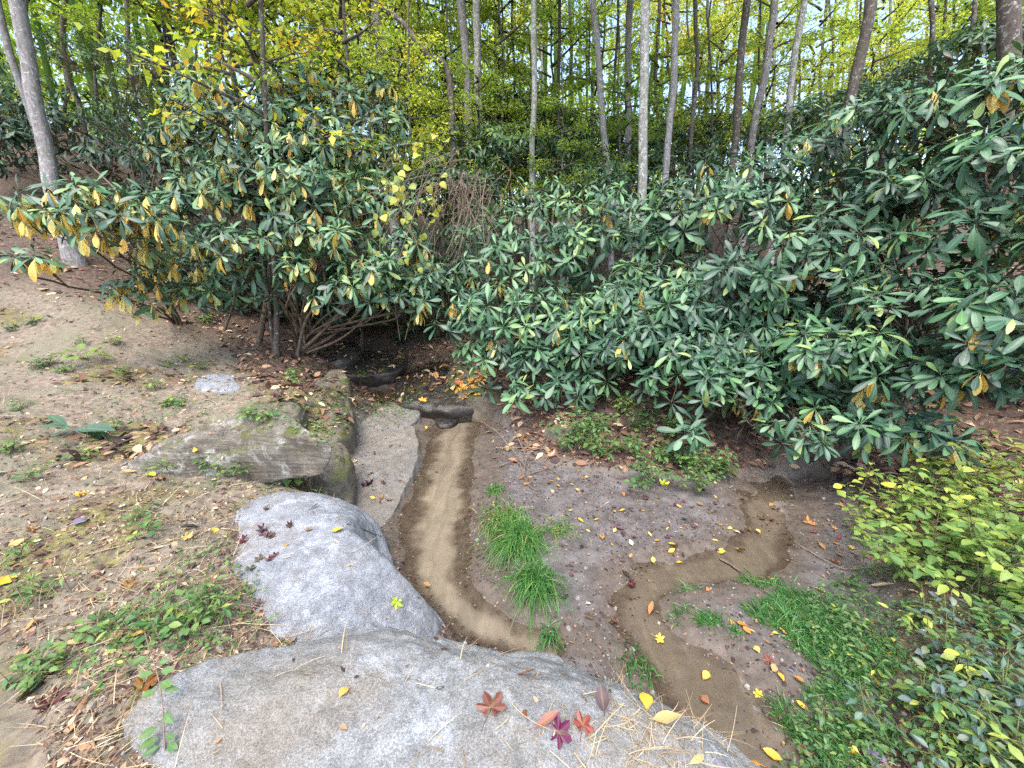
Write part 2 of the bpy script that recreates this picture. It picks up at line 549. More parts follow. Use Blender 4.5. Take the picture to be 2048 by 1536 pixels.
def zmacro(x, y):
    z = tps(x, y)
    sd = poly_sd(x, y, basin) + .16 * fbm(xyz(x, y, 2.1, 4.0), 4, .6) - .03
    m = sstep(-.12, .10, sd)
    p = xyz(x, y)
    d1 = line_d(x, y, st1, w1)
    d2 = line_d(x, y, st2, w2)
    flat = ZB + .018 * fbm(p * 1.7, 3) + .006 * fbm(p * 9, 2) + .03 * sstep(-.05, .5, .3 - sd) * 0
    flat = flat - .062 * (1 - sstep(.45, 1.15, d1 + .3 * fbm(p * 4, 3))) - .052 * (1 - sstep(.4, 1.15, d2 + .38 * fbm(p * 4.5, 3)))
    z = z * (1 - m) + flat * m
    d0 = line_d(x, y, st0, w0)
    z = z - .09 * (1 - sstep(.3, 1.2, d0)) * (1 - m)
    z = z - .34 * np.exp(-(((x - _hol[0]) / .26) ** 2 + ((y - _hol[1]) / .24) ** 2) ** 1.5) * (1 - m)
    return z, m, sd, d1, d2, d0


def zfull(x, y):
    z, m, sd, d1, d2, d0 = zmacro(x, y)
    p = xyz(x, y)
    far = sstep(5, 14, np.hypot(x, y))
    rough = .05 * fbm(p * 2.2, 4) + .028 * fbm(p * 9 + 3, 4, .65) + .014 * fbm(p * 26 + 9, 2)
    z = z + rough * (1 - m) + far * .5 * fbm(p * .35, 3) + m * .004 * fbm(p * 30, 2)
    return z, m, sd, d1, d2, d0


def axis(a0, a1, step, lo, hi, g=1.045):
    c = list(np.arange(a0, a1, step))
    s, v = step, c[-1]
    while v < hi:
        s = min(s * g, 2.5); v += s; c.append(v)
    s, v = step, c[0]
    pre = []
    while v > lo:
        s = min(s * g, 2.5); v -= s; pre.append(v)
    return np.array(pre[::-1] + c)


gx = axis(-4.2, 3.4, .017, -75, 75)
gy = axis(.5, 6.4, .017, -16, 95)
GX, GY = np.meshgrid(gx, gy)
gz, gm, gsd, gd1, gd2, gd0 = zfull(GX, GY)
nx, ny = len(gx), len(gy)
gV = np.stack([GX, GY, gz], -1).reshape(-1, 3)
_i = np.arange(ny - 1)[:, None] * nx
_j = np.arange(nx - 1)[None, :]
gQ = np.stack([_i + _j, _i + _j + 1, _i + nx + _j + 1, _i + nx + _j], -1).reshape(-1, 4)
me = D.meshes.new('ground')
fill_mesh(me, gV, gQ)
gp = xyz(GX, GY)
nA, nB, nC = fbm(gp * 1.3 + 5, 4), fbm(gp * 4.0 + 11, 4), fbm(gp * 14 + 2, 3)
e1, e2 = gd1 + .3 * nB + .12 * nC, gd2 + .42 * nB + .14 * nC
m_sand = np.maximum(1 - sstep(.18, .62, e1), .4 * (1 - sstep(.25, .55, e2))) * gm
m_silt = np.maximum(np.maximum(np.maximum(1 - sstep(.85, 1.7, e1), .9 * (1 - sstep(.7, 1.15, line_d(GX, GY, st1 + np.array([.30, -.05, 0]), w1 * .8) + .25 * nB + .1 * nC))), 1 - sstep(.8, 1.7, e2)) * gm, (1 - sstep(.7, 1.3, gd0)) * (1 - gm))
forest = np.clip(sstep(4.0, 5.1, GY + .5 * nA - 1.5 * sstep(-2.6, -4.6, GX)), 0, 1)
forest = np.maximum(forest, sstep(.7, 1.1, GX) * sstep(.06, -.15, gsd) * sstep(.6, 1.0, GY))
forest = np.maximum(forest, sstep(-.9, -.2, GX) * sstep(3.1, 3.6, GY) * (1 - gm))
m_litter = np.clip(forest + .65 * sstep(-.02, .35, nA + .4 * nB), 0, 1) * (1 - gm)
m_moss = sstep(.02, .4, nA + .45 * nB) * (1 - forest) * (1 - gm) * .95
for nm, arr in (('sand', m_sand), ('silt', m_silt), ('mud', gm), ('litter', m_litter), ('moss', m_moss)):
    a = me.attributes.new(nm, 'FLOAT', 'POINT')
    a.data.foreach_set('value', arr.astype(np.float32).ravel())


def ground_mat():
    m, nt, out = new_mat('forest_ground')
    t = NT(nt)
    v = t.coord(1.0)
    big, mid, fine = t.noise(2.5, 5, .6, v), t.noise(18, 7, .68, v), t.noise(110, 4, .7, v)
    dirt = t.mix(t.ramp(mid, [(.3, 0.0), (.7, 1.0)]), (.066, .053, .042), (.265, .212, .16))
    dirt = t.mix(t.ramp(big, [(.42, 0.0), (.62, .75)]), dirt, (.145, .14, .095))
    vor = t.n('TexVoronoi', i_Scale=42.0)
    t.set(vor.inputs['Vector'], v)
    lit = t.ramp(t.n('SeparateXYZ', i_0=vor.outputs['Color']).outputs[0], [(0, (.025, .016, .013)), (.4, (.06, .036, .025)), (.8, (.11, .066, .045)), (1, (.2, .13, .085))])
    lit = t.mix(t.ramp(mid, [(.35, .6), (.65, 0.0)]), lit, (.05, .035, .025))
    col = t.mix(t.math('MULTIPLY', t.attr('litter'), t.ramp(mid, [(.25, .75), (.7, 1.0)])), dirt, lit)
    mossc = t.mix(t.ramp(fine, [(.3, 0.0), (.7, 1.0)]), (.075, .085, .016), (.27, .25, .06))
    mm = t.math('MULTIPLY', t.attr('moss'), t.ramp(mid, [(.42, 0.0), (.58, .9)]))
    col = t.mix(mm, col, mossc)
    mud = t.mix(t.ramp(t.noise(7, 6, .7, v), [(.35, 0.0), (.65, 1.0)]), (.058, .05, .048), (.145, .134, .13))
    vg = t.n('TexVoronoi', i_Scale=85.0)
    t.set(vg.inputs['Vector'], v)
    gr = t.ramp(vg.outputs['Distance'], [(.10, 1.0), (.22, 0.0)])
    mud = t.mix(t.math('MULTIPLY', gr, .4), mud, (.25, .235, .23))
    mud = t.mix(t.ramp(fine, [(.3, .55), (.5, 0.0)]), mud, (.07, .055, .05))
    col = t.mix(t.attr('mud'), col, mud)
    silt = t.mix(t.ramp(mid, [(.3, 0.0), (.7, 1.0)]), (.048, .037, .028), (.12, .095, .072))
    col = t.mix(t.math('MULTIPLY', t.attr('silt'), .92), col, silt)
    mp = t.n('Mapping', i_Vector=t.n('TexCoord').outputs['Object'])
    mp.inputs['Scale'].default_value = (9, 1.6, 1)
    rip = t.noise(1.2, 4, .55, mp.outputs[0], .8)
    sand = t.mix(t.ramp(rip, [(.35, 0.0), (.65, 1.0)]), (.19, .17, .14), (.30, .27, .225))
    sand = t.mix(t.ramp(t.noise(30, 6, .7, v), [(.58, 0.0), (.74, .5)]), sand, (.16, .125, .09))
    col = t.mix(t.attr('sand'), col, sand)
    b = t.n('BsdfPrincipled')
    t.set(b.inputs['Base Color'], col)
    rg = t.math('SUBTRACT', .92, t.math('MULTIPLY', t.attr('mud'), t.ramp(big, [(.35, .42), (.65, .12)])))
    t.set(b.inputs['Roughness'], rg)
    bump = t.n('Bump', i_Strength=.6, i_Distance=.012)
    h = t.math('ADD', t.math('MULTIPLY', mid, .7), t.math('MULTIPLY', fine, .35))
    h = t.math('MULTIPLY', h, t.math('SUBTRACT', 1.0, t.math('MULTIPLY', t.attr('sand'), .75)))
    t.set(bump.inputs['Height'], h)
    t.set(b.inputs['Normal'], bump.outputs[0])
    nt.links.new(b.outputs[0], out.inputs[0])
    return m


me.materials.append(ground_mat())
ground = D.objects.new('ground', me)
COL.objects.link(ground)
tag(ground, 'leaf strewn forest floor falling to a muddy creek bed', 'ground', kind='structure')


def gzat(x, y):
    """bilinear height on the ground grid"""
    x = np.asarray(x, float); y = np.asarray(y, float)
    i = np.clip(np.searchsorted(gx, x) - 1, 0, nx - 2)
    j = np.clip(np.searchsorted(gy, y) - 1, 0, ny - 2)
    fx = np.clip((x - gx[i]) / (gx[i + 1] - gx[i]), 0, 1)
    fy = np.clip((y - gy[j]) / (gy[j + 1] - gy[j]), 0, 1)
    return (gz[j, i] * (1 - fx) + gz[j, i + 1] * fx) * (1 - fy) + (gz[j + 1, i] * (1 - fx) + gz[j + 1, i + 1] * fx) * fy


# water: still sheets that the creek bed rises through
def water_mat():
    m, nt, out = new_mat('shallow_water')
    t = NT(nt)
    fr = t.n('Fresnel', i_IOR=1.33)
    gl = t.n('BsdfGlossy', i_Roughness=.03)
    tr = t.n('BsdfTransparent')
    tr.inputs[0].default_value = (.90, .87, .82, 1)
    bump = t.n('Bump', i_Strength=.12, i_Distance=.01)
    t.set(bump.inputs['Height'], t.noise(7, 3, .5, t.coord(1.0), .5))
    nt.links.new(bump.outputs[0], fr.inputs['Normal']); nt.links.new(bump.outputs[0], gl.inputs['Normal'])
    mx = t.n('MixShader', i_0=fr.outputs[0])
    nt.links.new(tr.outputs[0], mx.inputs[1]); nt.links.new(gl.outputs[0], mx.inputs[2])
    nt.links.new(mx.outputs[0], out.inputs[0])
    return m


M['water'] = water_mat()


def sheet(name, x0, x1, y0, y1, z, label):
    xs, ys = np.linspace(x0, x1, 30), np.linspace(y0, y1, 30)
    X, Y = np.meshgrid(xs, ys)
    V = np.stack([X, Y, np.full_like(X, z)], -1).reshape(-1, 3)
    a = np.arange(29)[:, None] * 30; b = np.arange(29)[None, :]
    Q = np.stack([a + b, a + b + 1, a + b + 31, a + b + 30], -1).reshape(-1, 4)
    g = Geo(); g.add(V, Q)
    o = g.build(name, M['water'])
    return tag(o, label, 'water', kind='structure')


sheet('creek_water', -1.3, 2.6, .9, 6.0, -.478, 'clear shallow creek water over pale sand')
_p = at(725, 785, -.22)
sheet('pool_water', _p[0] - .45, _p[0] + .45, _p[1] - .35, _p[1] + .4, -.255, 'dark still pool below the upper rocks')

# ------------------------------------------------------------------ rocks
ROCKS = []


def slab(name, out, zc, depth, er, amp, mat, label, group=None, under=0.0, N=150, nt_=34, ns=16, pw=2.2, seed=0.0, bulge=.02, fine=1.0, cat='rock'):
    O = smooth_line([at(*p) for p in out + [out[0]]], N + 1)[:-1]
    C = O.mean(0)
    C[2] = zc
    dv = O - C
    dxy = np.linalg.norm(dv[:, :2], axis=1, keepdims=True)
    inw = np.zeros_like(dv); inw[:, :2] = -dv[:, :2] / (dxy + 1e-9)
    rings = []
    for r in np.linspace(0.012, 1, nt_):
        P = C + dv * r * (1 - er / np.maximum(dxy, er * 1.5))
        P[:, 2] = zc + (O[:, 2] - zc) * r ** pw
        rings.append(P)
    for a in np.linspace(0, pi / 2, 7)[1:]:
        P = O + inw * (er * (1 - sin(a)))
        P[:, 2] = O[:, 2] - er * (1 - cos(a))
        rings.append(P)
    for s in np.linspace(0, 1, ns)[1:]:
        P = O - inw * (bulge * sin(pi * s)) + inw * (under * s)
        P[:, 2] = O[:, 2] - er - (depth - er) * s
        rings.append(P)
    for f_ in (.7, .35):
        P = C + (rings[-1] - C) * [f_, f_, 1]
        P[:, 2] = rings[-1][:, 2] - (.04 if f_ > .5 else .05)
        rings.append(P)
    V = np.array(rings).reshape(-1, 3)
    q = V + seed * 7.7
    k = len(rings)
    nrm_w = np.clip(np.arange(k) / nt_, 0, 1).repeat(N)[:, None]
    n1 = fbm(q * 2.2, 4); n2 = fbm(q * np.array([5, 5, 9]) + 3, 4, .55); n3 = fbm(q * 22 + 8, 3)
    V = V + np.stack([fbm(q * 2.5 + 30, 3), fbm(q * 2.5 + 60, 3), n1], -1) * amp * np.array([.8, .8, .7])
    step = np.floor((n2 * 3 + n1 * 2)) * .16
    V[:, 2] += amp * (.28 * n2 + .22 * step) + .006 * fine * n3
    V[:, :2] -= np.repeat(inw[None], k, 0).reshape(-1, 3)[:, :2] * (amp * .5 * n2[:, None] + .006 * fine * n3[:, None]) * nrm_w
    a = np.arange(k - 1)[:, None] * N; b = np.arange(N)[None, :]; b2 = (b + 1) % N
    Q = np.stack([a + b, a + N + b, a + N + b2, a + b2], -1).reshape(-1, 4)[:, ::-1]
    ci = len(V)
    V = np.vstack([V, V[:N].mean(0)[None]])
    cap = np.stack([np.full(N // 2, ci), np.arange(0, N, 2), (np.arange(0, N, 2) + 1) % N, (np.arange(0, N, 2) + 2) % N], -1)
    Q = np.vstack([Q, cap])
    loc = np.array([C[0], C[1], V[:, 2].min()])
    g = Geo(); g.add(V - loc, Q)
    o = g.build(name, mat)
    o.location = loc
    tag(o, label, cat, group)
    ROCKS.append((V, Q, o))
    return o


slab('boulder', [(238, 1425, .06), (330, 1350, .07), (430, 1308, .06), (560, 1280, .04), (700, 1256, .0), (820, 1262, -.04), (900, 1272, -.05), (1000, 1287, -.07), (1100, 1310, -.09),
                 (1200, 1345, -.11), (1300, 1387, -.13), (1400, 1428, -.16), (1480, 1480, -.18), (1550, 1560, -.2), (1560, 1760, -.2), (1200, 1900, -.05), (700, 1950, .0), (420, 1720, .05), (335, 1560, .03), (250, 1470, .03)],
     .09, .55, .07, .05, M['rock_front'], 'big pale grey boulder with a red maple leaf and straw on top', N=340, nt_=110, ns=20, seed=1, pw=2.6)
slab('boulder', [(560, 972, -.05), (650, 982, -.06), (705, 1000, -.13), (755, 1035, -.24), (782, 1100, -.34), (800, 1150, -.39), (848, 1195, -.43), (892, 1240, -.45), (910, 1290, -.45), (800, 1320, -.3), (650, 1310, -.14), (520, 1270, -.07),
                 (440, 1170, -.05), (420, 1070, -.05), (470, 1000, -.04)],
     .0, .4, .09, .024, M['rock_slab'], 'smooth bluish grey slab sloping down to the sandy creek', N=240, nt_=80, seed=2.3, pw=2.0)
slab('boulder', [(244, 930, .06), (330, 872, .24), (430, 842, .33), (560, 822, .40), (605, 836, .40), (657, 880, .31), (612, 892, .26), (520, 898, .22), (400, 912, .15), (300, 935, .07)],
     .31, .27, .075, .06, M['rock_ledge'], 'long weathered ledge with white lichen streaks jutting over a dark hollow', N=220, nt_=50, seed=3.1, pw=2.2, under=.10)
slab('mossy_rock', [(622, 910, -.05), (640, 886, -.04), (682, 880, -.04), (702, 902, -.07), (698, 945, -.1), (660, 955, -.1), (630, 940, -.08)], -.02, .42, .06, .03, M['rock_moss'],
     'squat mossy block under the overhanging end of the ledge', seed=4)
slab('mossy_rock', [(600, 812, .05), (645, 748, .14), (688, 740, .12), (700, 790, -.02), (706, 850, -.12), (665, 878, -.1), (612, 850, .0)], .06, .45, .07, .05, M['rock_moss'],
     'green mossy bank stone beside the leafy pool', seed=5)
slab('mossy_rock', [(455, 815, .15), (500, 788, .22), (560, 785, .22), (602, 800, .18), (590, 832, .14), (500, 842, .13)], .20, .25, .03, .05, M['rock_moss'],
     'low rock with yellow moss behind the long ledge', seed=6)
slab('flat_rock', [(388, 768, .25), (402, 752, .265), (438, 746, .27), (462, 752, .26), (480, 775, .245), (440, 782, .235), (400, 778, .235)], .262, .12, .012, .012, M['rock_slab'],
     'small flat grey stone lying on the mossy bank', seed=7, N=80, nt_=20)
slab('flat_rock', [(306, 645, .62), (322, 637, .64), (350, 638, .64), (356, 650, .62), (330, 655, .61)], .66, .12, .03, .015, M['rock_slab'], 'small blue grey stone half hidden below yellowing leaves', seed=7.5, N=60, nt_=16)
slab('flat_rock', [(640, 920, -.4), (700, 880, -.39), (760, 858, -.385), (815, 850, -.385), (838, 872, -.39), (832, 930, -.40), (808, 975, -.41), (780, 1035, -.43), (740, 1060, -.43), (640, 1000, -.42)], -.385, .18, .018, .045, M['rock_mud'],
     'flat pale silt covered shelf at the edge of the creek', seed=8, nt_=50, N=200, pw=4)
slab('flat_rock', [(670, 850, -.34), (710, 812, -.32), (770, 800, -.31), (832, 815, -.34), (836, 838, -.37), (790, 862, -.38), (700, 880, -.38)], -.32, .2, .03, .045, M['rock_mud'], 'low weedy shelf between the pool and the creek', seed=9, N=110)
slab('wet_rock', [(787, 778, -.2), (802, 748, -.14), (850, 728, -.06), (920, 716, .0), (985, 738, -.05), (1000, 780, -.17), (965, 806, -.24), (905, 814, -.26), (850, 808, -.24), (800, 802, -.24)], -.09, .4, .10, .075, M['rock_wet'],
     'dark wet boulder scattered with orange leaves above the creek', seed=10, N=160, nt_=44, under=.12)
slab('wet_rock', [(650, 728, .02), (690, 706, .05), (760, 700, .05), (812, 712, .01), (800, 738, -.05), (735, 748, -.08), (680, 744, -.03)], .03, .35, .04, .04, M['rock_wet'], 'dark wet slab at the head of the pool', seed=11, N=120, under=.1)
slab('wet_rock', [(640, 700, .2), (662, 684, .24), (705, 682, .24), (722, 700, .2), (690, 715, .16), (655, 715, .16)], .24, .3, .05, .04, M['rock_wet'], 'round dark stone beside the rhododendron stems', seed=12, N=90)
slab('mossy_rock', [(893, 756, -.06), (905, 722, .04), (955, 704, .1), (1010, 720, .08), (1030, 765, -.06), (985, 792, -.12), (925, 786, -.12)], .1, .45, .09, .05, M['rock_moss'], 'rounded root covered mound behind the wet boulder', seed=14, pw=1.8)
slab('mossy_rock', [(1090, 850, -.2), (1112, 832, -.17), (1150, 835, -.17), (1160, 862, -.22), (1120, 872, -.25)], -.15, .25, .04, .02, M['rock_moss'], 'small dark stone in the brown leaf litter', seed=15, N=80, nt_=20)
slab('wet_rock', [(868, 836, -.44), (890, 828, -.43), (915, 834, -.44), (905, 846, -.45), (878, 848, -.45)], -.42, .1, .02, .02, M['rock_wet'], 'small dark stone awash where the creek leaves the wet boulder', seed=17, N=60, nt_=14, ns=6)
slab('flat_rock', [(1190, 895, -.33), (1230, 870, -.28), (1330, 865, -.28), (1420, 880, -.3), (1440, 905, -.36), (1330, 930, -.4), (1220, 920, -.4)], -.28, .25, .04, .04, M['rock_wet'], 'low dark stone under the leafy bank plants', seed=16, N=120)

bpy.context.view_layer.update()
_trees = [BVHTree.FromPolygons(V.tolist(), Q.tolist()) for V, Q, o in ROCKS]
_sel = (GX[:-1, :-1] > -9) & (GX[:-1, :-1] < 9) & (GY[:-1, :-1] < 14) & (GY[:-1, :-1] > -1)
_gq = gQ[_sel.ravel()]
_used, _inv = np.unique(_gq, return_inverse=True)
_trees.append(BVHTree.FromPolygons(gV[_used].tolist(), _inv.reshape(_gq.shape).tolist()))


def _cast(o, d, far=60):
    best = None
    for b in _trees:
        h = b.ray_cast(Vector(o), Vector(d), far)
        if h[0] is not None and (best is None or h[3] < best[2]):
            n = np.array(h[1])
            best = (np.array(h[0]), n if n[2] > 0 else -n, h[3])
    return best


def pick(px, py):
    r = ray(px, py)
    h = _cast(CAM, r / np.linalg.norm(r))
    return (h[0], h[1]) if h else (at(px, py, 0), np.array([0, 0, 1.0]))


def drop(x, y):
    h = _cast((x, y, 6.0), (0, 0, -1.0))
    return (h[0], h[1]) if h else (np.array([x, y, float(gzat(x, y))]), np.array([0, 0, 1.0]))
# ------------------------------------------------------------------ rhododendrons and other shrubs
def rosettes(g, gy_, P, A, L, nleaf, droop, tint, yfrac, tpls=RH):
    """whorls of leaves at points P with axes A"""
    n = len(P)
    A = A / np.linalg.norm(A, axis=1, keepdims=True)
    ref = np.where(np.abs(A[:, 2:3]) < .9, np.array([[0, 0, 1.0]]), np.array([[1.0, 0, 0]]))
    U = np.cross(A, ref); U /= np.linalg.norm(U, axis=1, keepdims=True)
    Wv = np.cross(A, U)
    ph = rng.uniform(0, 2 * pi, n)
    cnt = np.clip(rng.normal(nleaf, 2, n).astype(int), 6, 17)
    idx = np.repeat(np.arange(n), cnt)
    k = np.concatenate([np.arange(c) for c in cnt])
    tot = cnt[idx]
    az = ph[idx] + k * 2.39996 + rng.normal(0, .18, len(idx))
    el = np.interp(k / tot, [0, .35, 1], [radians(58), radians(20), radians(-12)]) - droop[idx] + rng.normal(0, .16, len(idx))
    rad = U[idx] * np.cos(az)[:, None] + Wv[idx] * np.sin(az)[:, None]
    d = rad * np.cos(el)[:, None] + A[idx] * np.sin(el)[:, None]
    d[:, 2] -= .12
    nrm = A[idx] * np.cos(el)[:, None] - rad * np.sin(el)[:, None] + rdir(len(idx)) * .22
    ln = L[idx] * np.interp(k / tot, [0, .3, 1], [.62, .95, 1.0]) * rng.uniform(.8, 1.12, len(idx))
    p = P[idx] + d / np.linalg.norm(d, axis=1, keepdims=True) * (.10 * ln)[:, None] - A[idx] * (k / tot * .16 * L[idx])[:, None]
    tn = np.clip(tint[idx] + rng.normal(0, .13, len(idx)), 0, .95)
    tn = np.where(rng.random(len(idx)) < .012, 1.0, tn)
    hole = rng.random(len(idx)) < .06
    s = ~hole
    scatter(g, tpls, d[s], nrm[s], p[s], ln[s], tn[s], ln[s] * rng.uniform(.8, 1.15, s.sum()))
    # hanging yellow leaves below some whorls
    if gy_ is not None:
        yc = np.where(rng.random(n) < yfrac, rng.integers(2, 7, n), 0)
        iy = np.repeat(np.arange(n), yc)
        if len(iy):
            a2 = rng.uniform(0, 2 * pi, len(iy))
            d2 = np.stack([np.cos(a2) * .55, np.sin(a2) * .55, -rng.uniform(.6, 1.6, len(iy))], -1)
            n2 = np.stack([np.cos(a2), np.sin(a2), np.full(len(iy), .5)], -1) + rdir(len(iy)) * .3
            l2 = L[iy] * rng.uniform(.75, 1.05, len(iy))
            p2 = P[iy] - A[iy] * (.16 * L[iy])[:, None]
            scatter(gy_, RH, d2, n2, p2, l2, rng.random(len(iy)), l2 * rng.uniform(.85, 1.15, len(iy)))


def B(px, py, y, rx, ry, dep, n):
    m = mpp(px, py, y)
    return (atd(px, py, y), np.array([rx * m, dep, ry * m]), n)


def rhodo(name, label, cat, base, blobs, L, yfrac=.1, tint=.4, group=None, mat='rhodo', nleaf=11, droop=.25, stemr=.022, mind=.55, tpls=RH, extra=None, shell=.45):
    root = empty(name, base, label, cat, group)
    base = np.array(base, float)
    g, gyl = Geo(), Geo()
    gb = Geo()
    stems = []
    for c, r, n in blobs:
        d = rdir(n)
        d[:, 2] = np.where(rng.random(n) < .7, np.abs(d[:, 2]) * .9 + d[:, 2] * .1, d[:, 2])
        d[:, 1] = np.where(rng.random(n) < .45, -np.abs(d[:, 1]), d[:, 1])
        d /= np.linalg.norm(d, axis=1, keepdims=True)
        rr = rng.uniform(shell, 1.0, n) ** .7 * (1 + .22 * fbm(d * 2.3 + c * 3, 2))
        P = c + d * r * rr[:, None]
        ok = P[:, 2] > gzat(P[:, 0], P[:, 1]) + .10
        P, d = P[ok], d[ok]
        if not len(P):
            continue
        # drop points crowding one another
        keep, md = [], L * mind
        for i in range(len(P)):
            if all(abs(P[i] - P[j]).sum() > md for j in keep):
                keep.append(i)
        P, d = P[keep], d[keep]
        A = d * .75 / np.maximum(r / r.max(), .3) + np.array([0, -.18, .75]) + rdir(len(P)) * .3
        Ls = L * rng.uniform(.72, 1.15, len(P))
        tn = tint + .3 * fbm(P * 2.1, 2) + rng.normal(0, .19, len(P))
        rosettes(g, gyl if yfrac > 0 else None, P, A, Ls, nleaf, droop + rng.normal(0, .2, len(P)), np.clip(tn, 0, .9), yfrac, tpls)
        # wood: base -> blob node -> sub nodes -> twigs
        node = c - np.array([0, 0, r[2] * .55])
        node[2] = max(node[2], gzat(node[0], node[1]) + .12)
        gs = Geo()
        side = rng.normal(0, .12, 3)
        hgt = node[2] - base[2]
        b0 = base + rng.normal(0, .06, 3) * [1, 1, 0]
        b0[2] = gzat(b0[0], b0[1]) - .05
        st = bez(b0, b0 + [side[0] * .6, side[1] * .6, max(.25, hgt * .55)], node - [0, 0, hgt * .25] + side, node, 14)
        st += fbm(st * 3.1 + 9, 2)[:, None] * .04 * np.linspace(0, 1, 14)[:, None]
        gs.add(*_t(st, np.linspace(stemr, stemr * .5, 14) * rng.uniform(.7, 1.2)))
        stems.append(gs)
        k = max(2, len(P) // 9)
        cen = P[rng.choice(len(P), min(k, len(P)), replace=False)]
        for _ in range(3):
            lab = ((P[:, None] - cen[None]) ** 2).sum(-1).argmin(1)
            cen = np.array([P[lab == i].mean(0) if (lab == i).any() else cen[i] for i in range(len(cen))])
        for i in range(len(cen)):
            q = P[lab == i]
            if not len(q): continue
            sub = node + (cen[i] - node) * .62
            s0 = st[rng.integers(9, 14)]
            gb.add(*_t(bez(s0, s0 + (sub - s0) * .4 + [0, 0, .05], sub - [0, 0, .06], sub, 7) + rng.normal(0, .006, (7, 3)), np.linspace(stemr * .42, stemr * .26, 7), 5))
            for j in range(len(q)):
                gb.add(*_t(bez(sub, sub + (q[j] - sub) * .45 - [0, 0, .03], q[j] - A[lab == i][j] * .06, q[j], 6), np.linspace(stemr * .22, .0035, 6), 4))
    for pl, r0, r1 in (extra or []):
        gs = Geo()
        pl = smooth_line(pl, 16)
        gs.add(*_t(pl, np.linspace(r0, r1, 16)))
        stems.append(gs)
    for gs in stems:
        rebase(gs.build('stem', M['stem'], root), base)
    if gb.n: rebase(gb.build('branches', M['stem'], root), base)
    rebase(g.build('foliage', M[mat], root), base)
    if gyl.n: rebase(gyl.build('yellow_leaves', M['rhodo_yellow'], root), base)
    return root


def _t(p, r, s=6):
    V, Q, U = tube(p, r, s)
    return V, Q, .5, U


def gpt(x, y):
    return np.array([x, y, float(gzat(x, y))])


def gb(px, py, y):
    p = atd(px, py, y)
    return gpt(p[0], p[1])


RG = 'rhododendrons around the creek'
def PL(y, *pts):
    return [atd(px, py, y + dy) for px, py, dy in pts]


rhodo('rhododendron', 'tall rhododendron with many hanging yellow leaves and bare arching stems beside the pool', 'shrub', gb(610, 690, 6.3),
      [B(510, 280, 6.3, 180, 110, .9, 110), B(700, 270, 6.5, 130, 120, .8, 90), B(420, 220, 6.6, 90, 60, .6, 30), B(600, 180, 6.5, 70, 50, .5, 22), B(760, 200, 6.8, 60, 50, .5, 20), B(450, 420, 5.8, 140, 90, .6, 90), B(620, 420, 5.8, 160, 100, .6, 110), B(760, 420, 6.0, 90, 90, .5, 60), B(400, 330, 6.6, 110, 90, .7, 70), B(620, 330, 6.0, 190, 90, .7, 120), B(740, 540, 5.4, 90, 45, .4, 26),
       B(590, 545, 5.1, 55, 45, .25, 14), B(650, 480, 5.3, 120, 45, .35, 30), B(450, 490, 5.1, 90, 50, .3, 26), B(560, 360, 5.4, 150, 60, .35, 40), B(810, 490, 5.6, 60, 50, .3, 16), B(700, 590, 5.2, 90, 40, .3, 22), B(800, 600, 5.5, 80, 50, .3, 22), B(470, 560, 5.4, 90, 50, .3, 26), B(400, 590, 5.4, 60, 40, .3, 16), B(860, 560, 5.7, 60, 60, .3, 22)],
      
      .21, .42, .5, RG, nleaf=10, droop=.3,
      extra=[(PL(6.0, (590, 712, 0), (640, 668, -.1), (690, 610, -.2), (705, 540, -.2), (700, 470, -.1)), .03, .012), (PL(6.1, (600, 708, 0), (670, 668, .0), (735, 600, .1), (760, 520, .1), (770, 430, .2)), .028, .01),
             (PL(6.0, (615, 705, 0), (690, 672, -.1), (760, 600, .0), (800, 520, .1)), .02, .007), (PL(5.9, (595, 710, 0), (612, 640, 0), (650, 580, 0), (640, 500, .1), (650, 400, .2)), .026, .01),
             (PL(6.1, (515, 700, 0), (530, 620, 0), (540, 540, .05), (545, 420, .1), (560, 300, .2)), .045, .02), (PL(6.1, (612, 704, 0), (600, 640, .1), (560, 560, .2), (520, 480, .3)), .022, .008),
             (PL(5.8, (640, 660, .2), (720, 650, .1), (800, 590, .1), (830, 540, .2)), .012, .004), (PL(5.9, (450, 660, .2), (470, 580, .1), (430, 520, .1), (420, 440, .1)), .018, .008), (PL(6.3, (690, 640, .2), (760, 620, .1), (840, 600, .1)), .008, .003)])
rhodo('rhododendron', 'leaning rhododendron branches heavy with drooping yellow leaves over the grassy bank', 'shrub', gb(345, 620, 6.3),
      [B(150, 395, 4.5, 150, 30, .4, 26), B(230, 440, 4.4, 120, 50, .4, 44), B(120, 430, 4.4, 90, 25, .3, 18), B(60, 515, 4.2, 60, 22, .2, 8), B(280, 590, 4.9, 60, 45, .3, 20), B(310, 480, 4.9, 90, 70, .4, 30), B(360, 540, 5.3, 60, 70, .35, 20)],
      
      .20, .95, .55, RG, nleaf=8, droop=.3, stemr=.018,
      extra=[(PL(4.5, (360, 600, 1.2), (300, 540, .6), (200, 500, .1), (110, 470, 0), (30, 400, 0)), .014, .005), (PL(4.6, (345, 610, 1.2), (250, 470, .4), (150, 420, 0), (60, 395, 0)), .014, .005)])
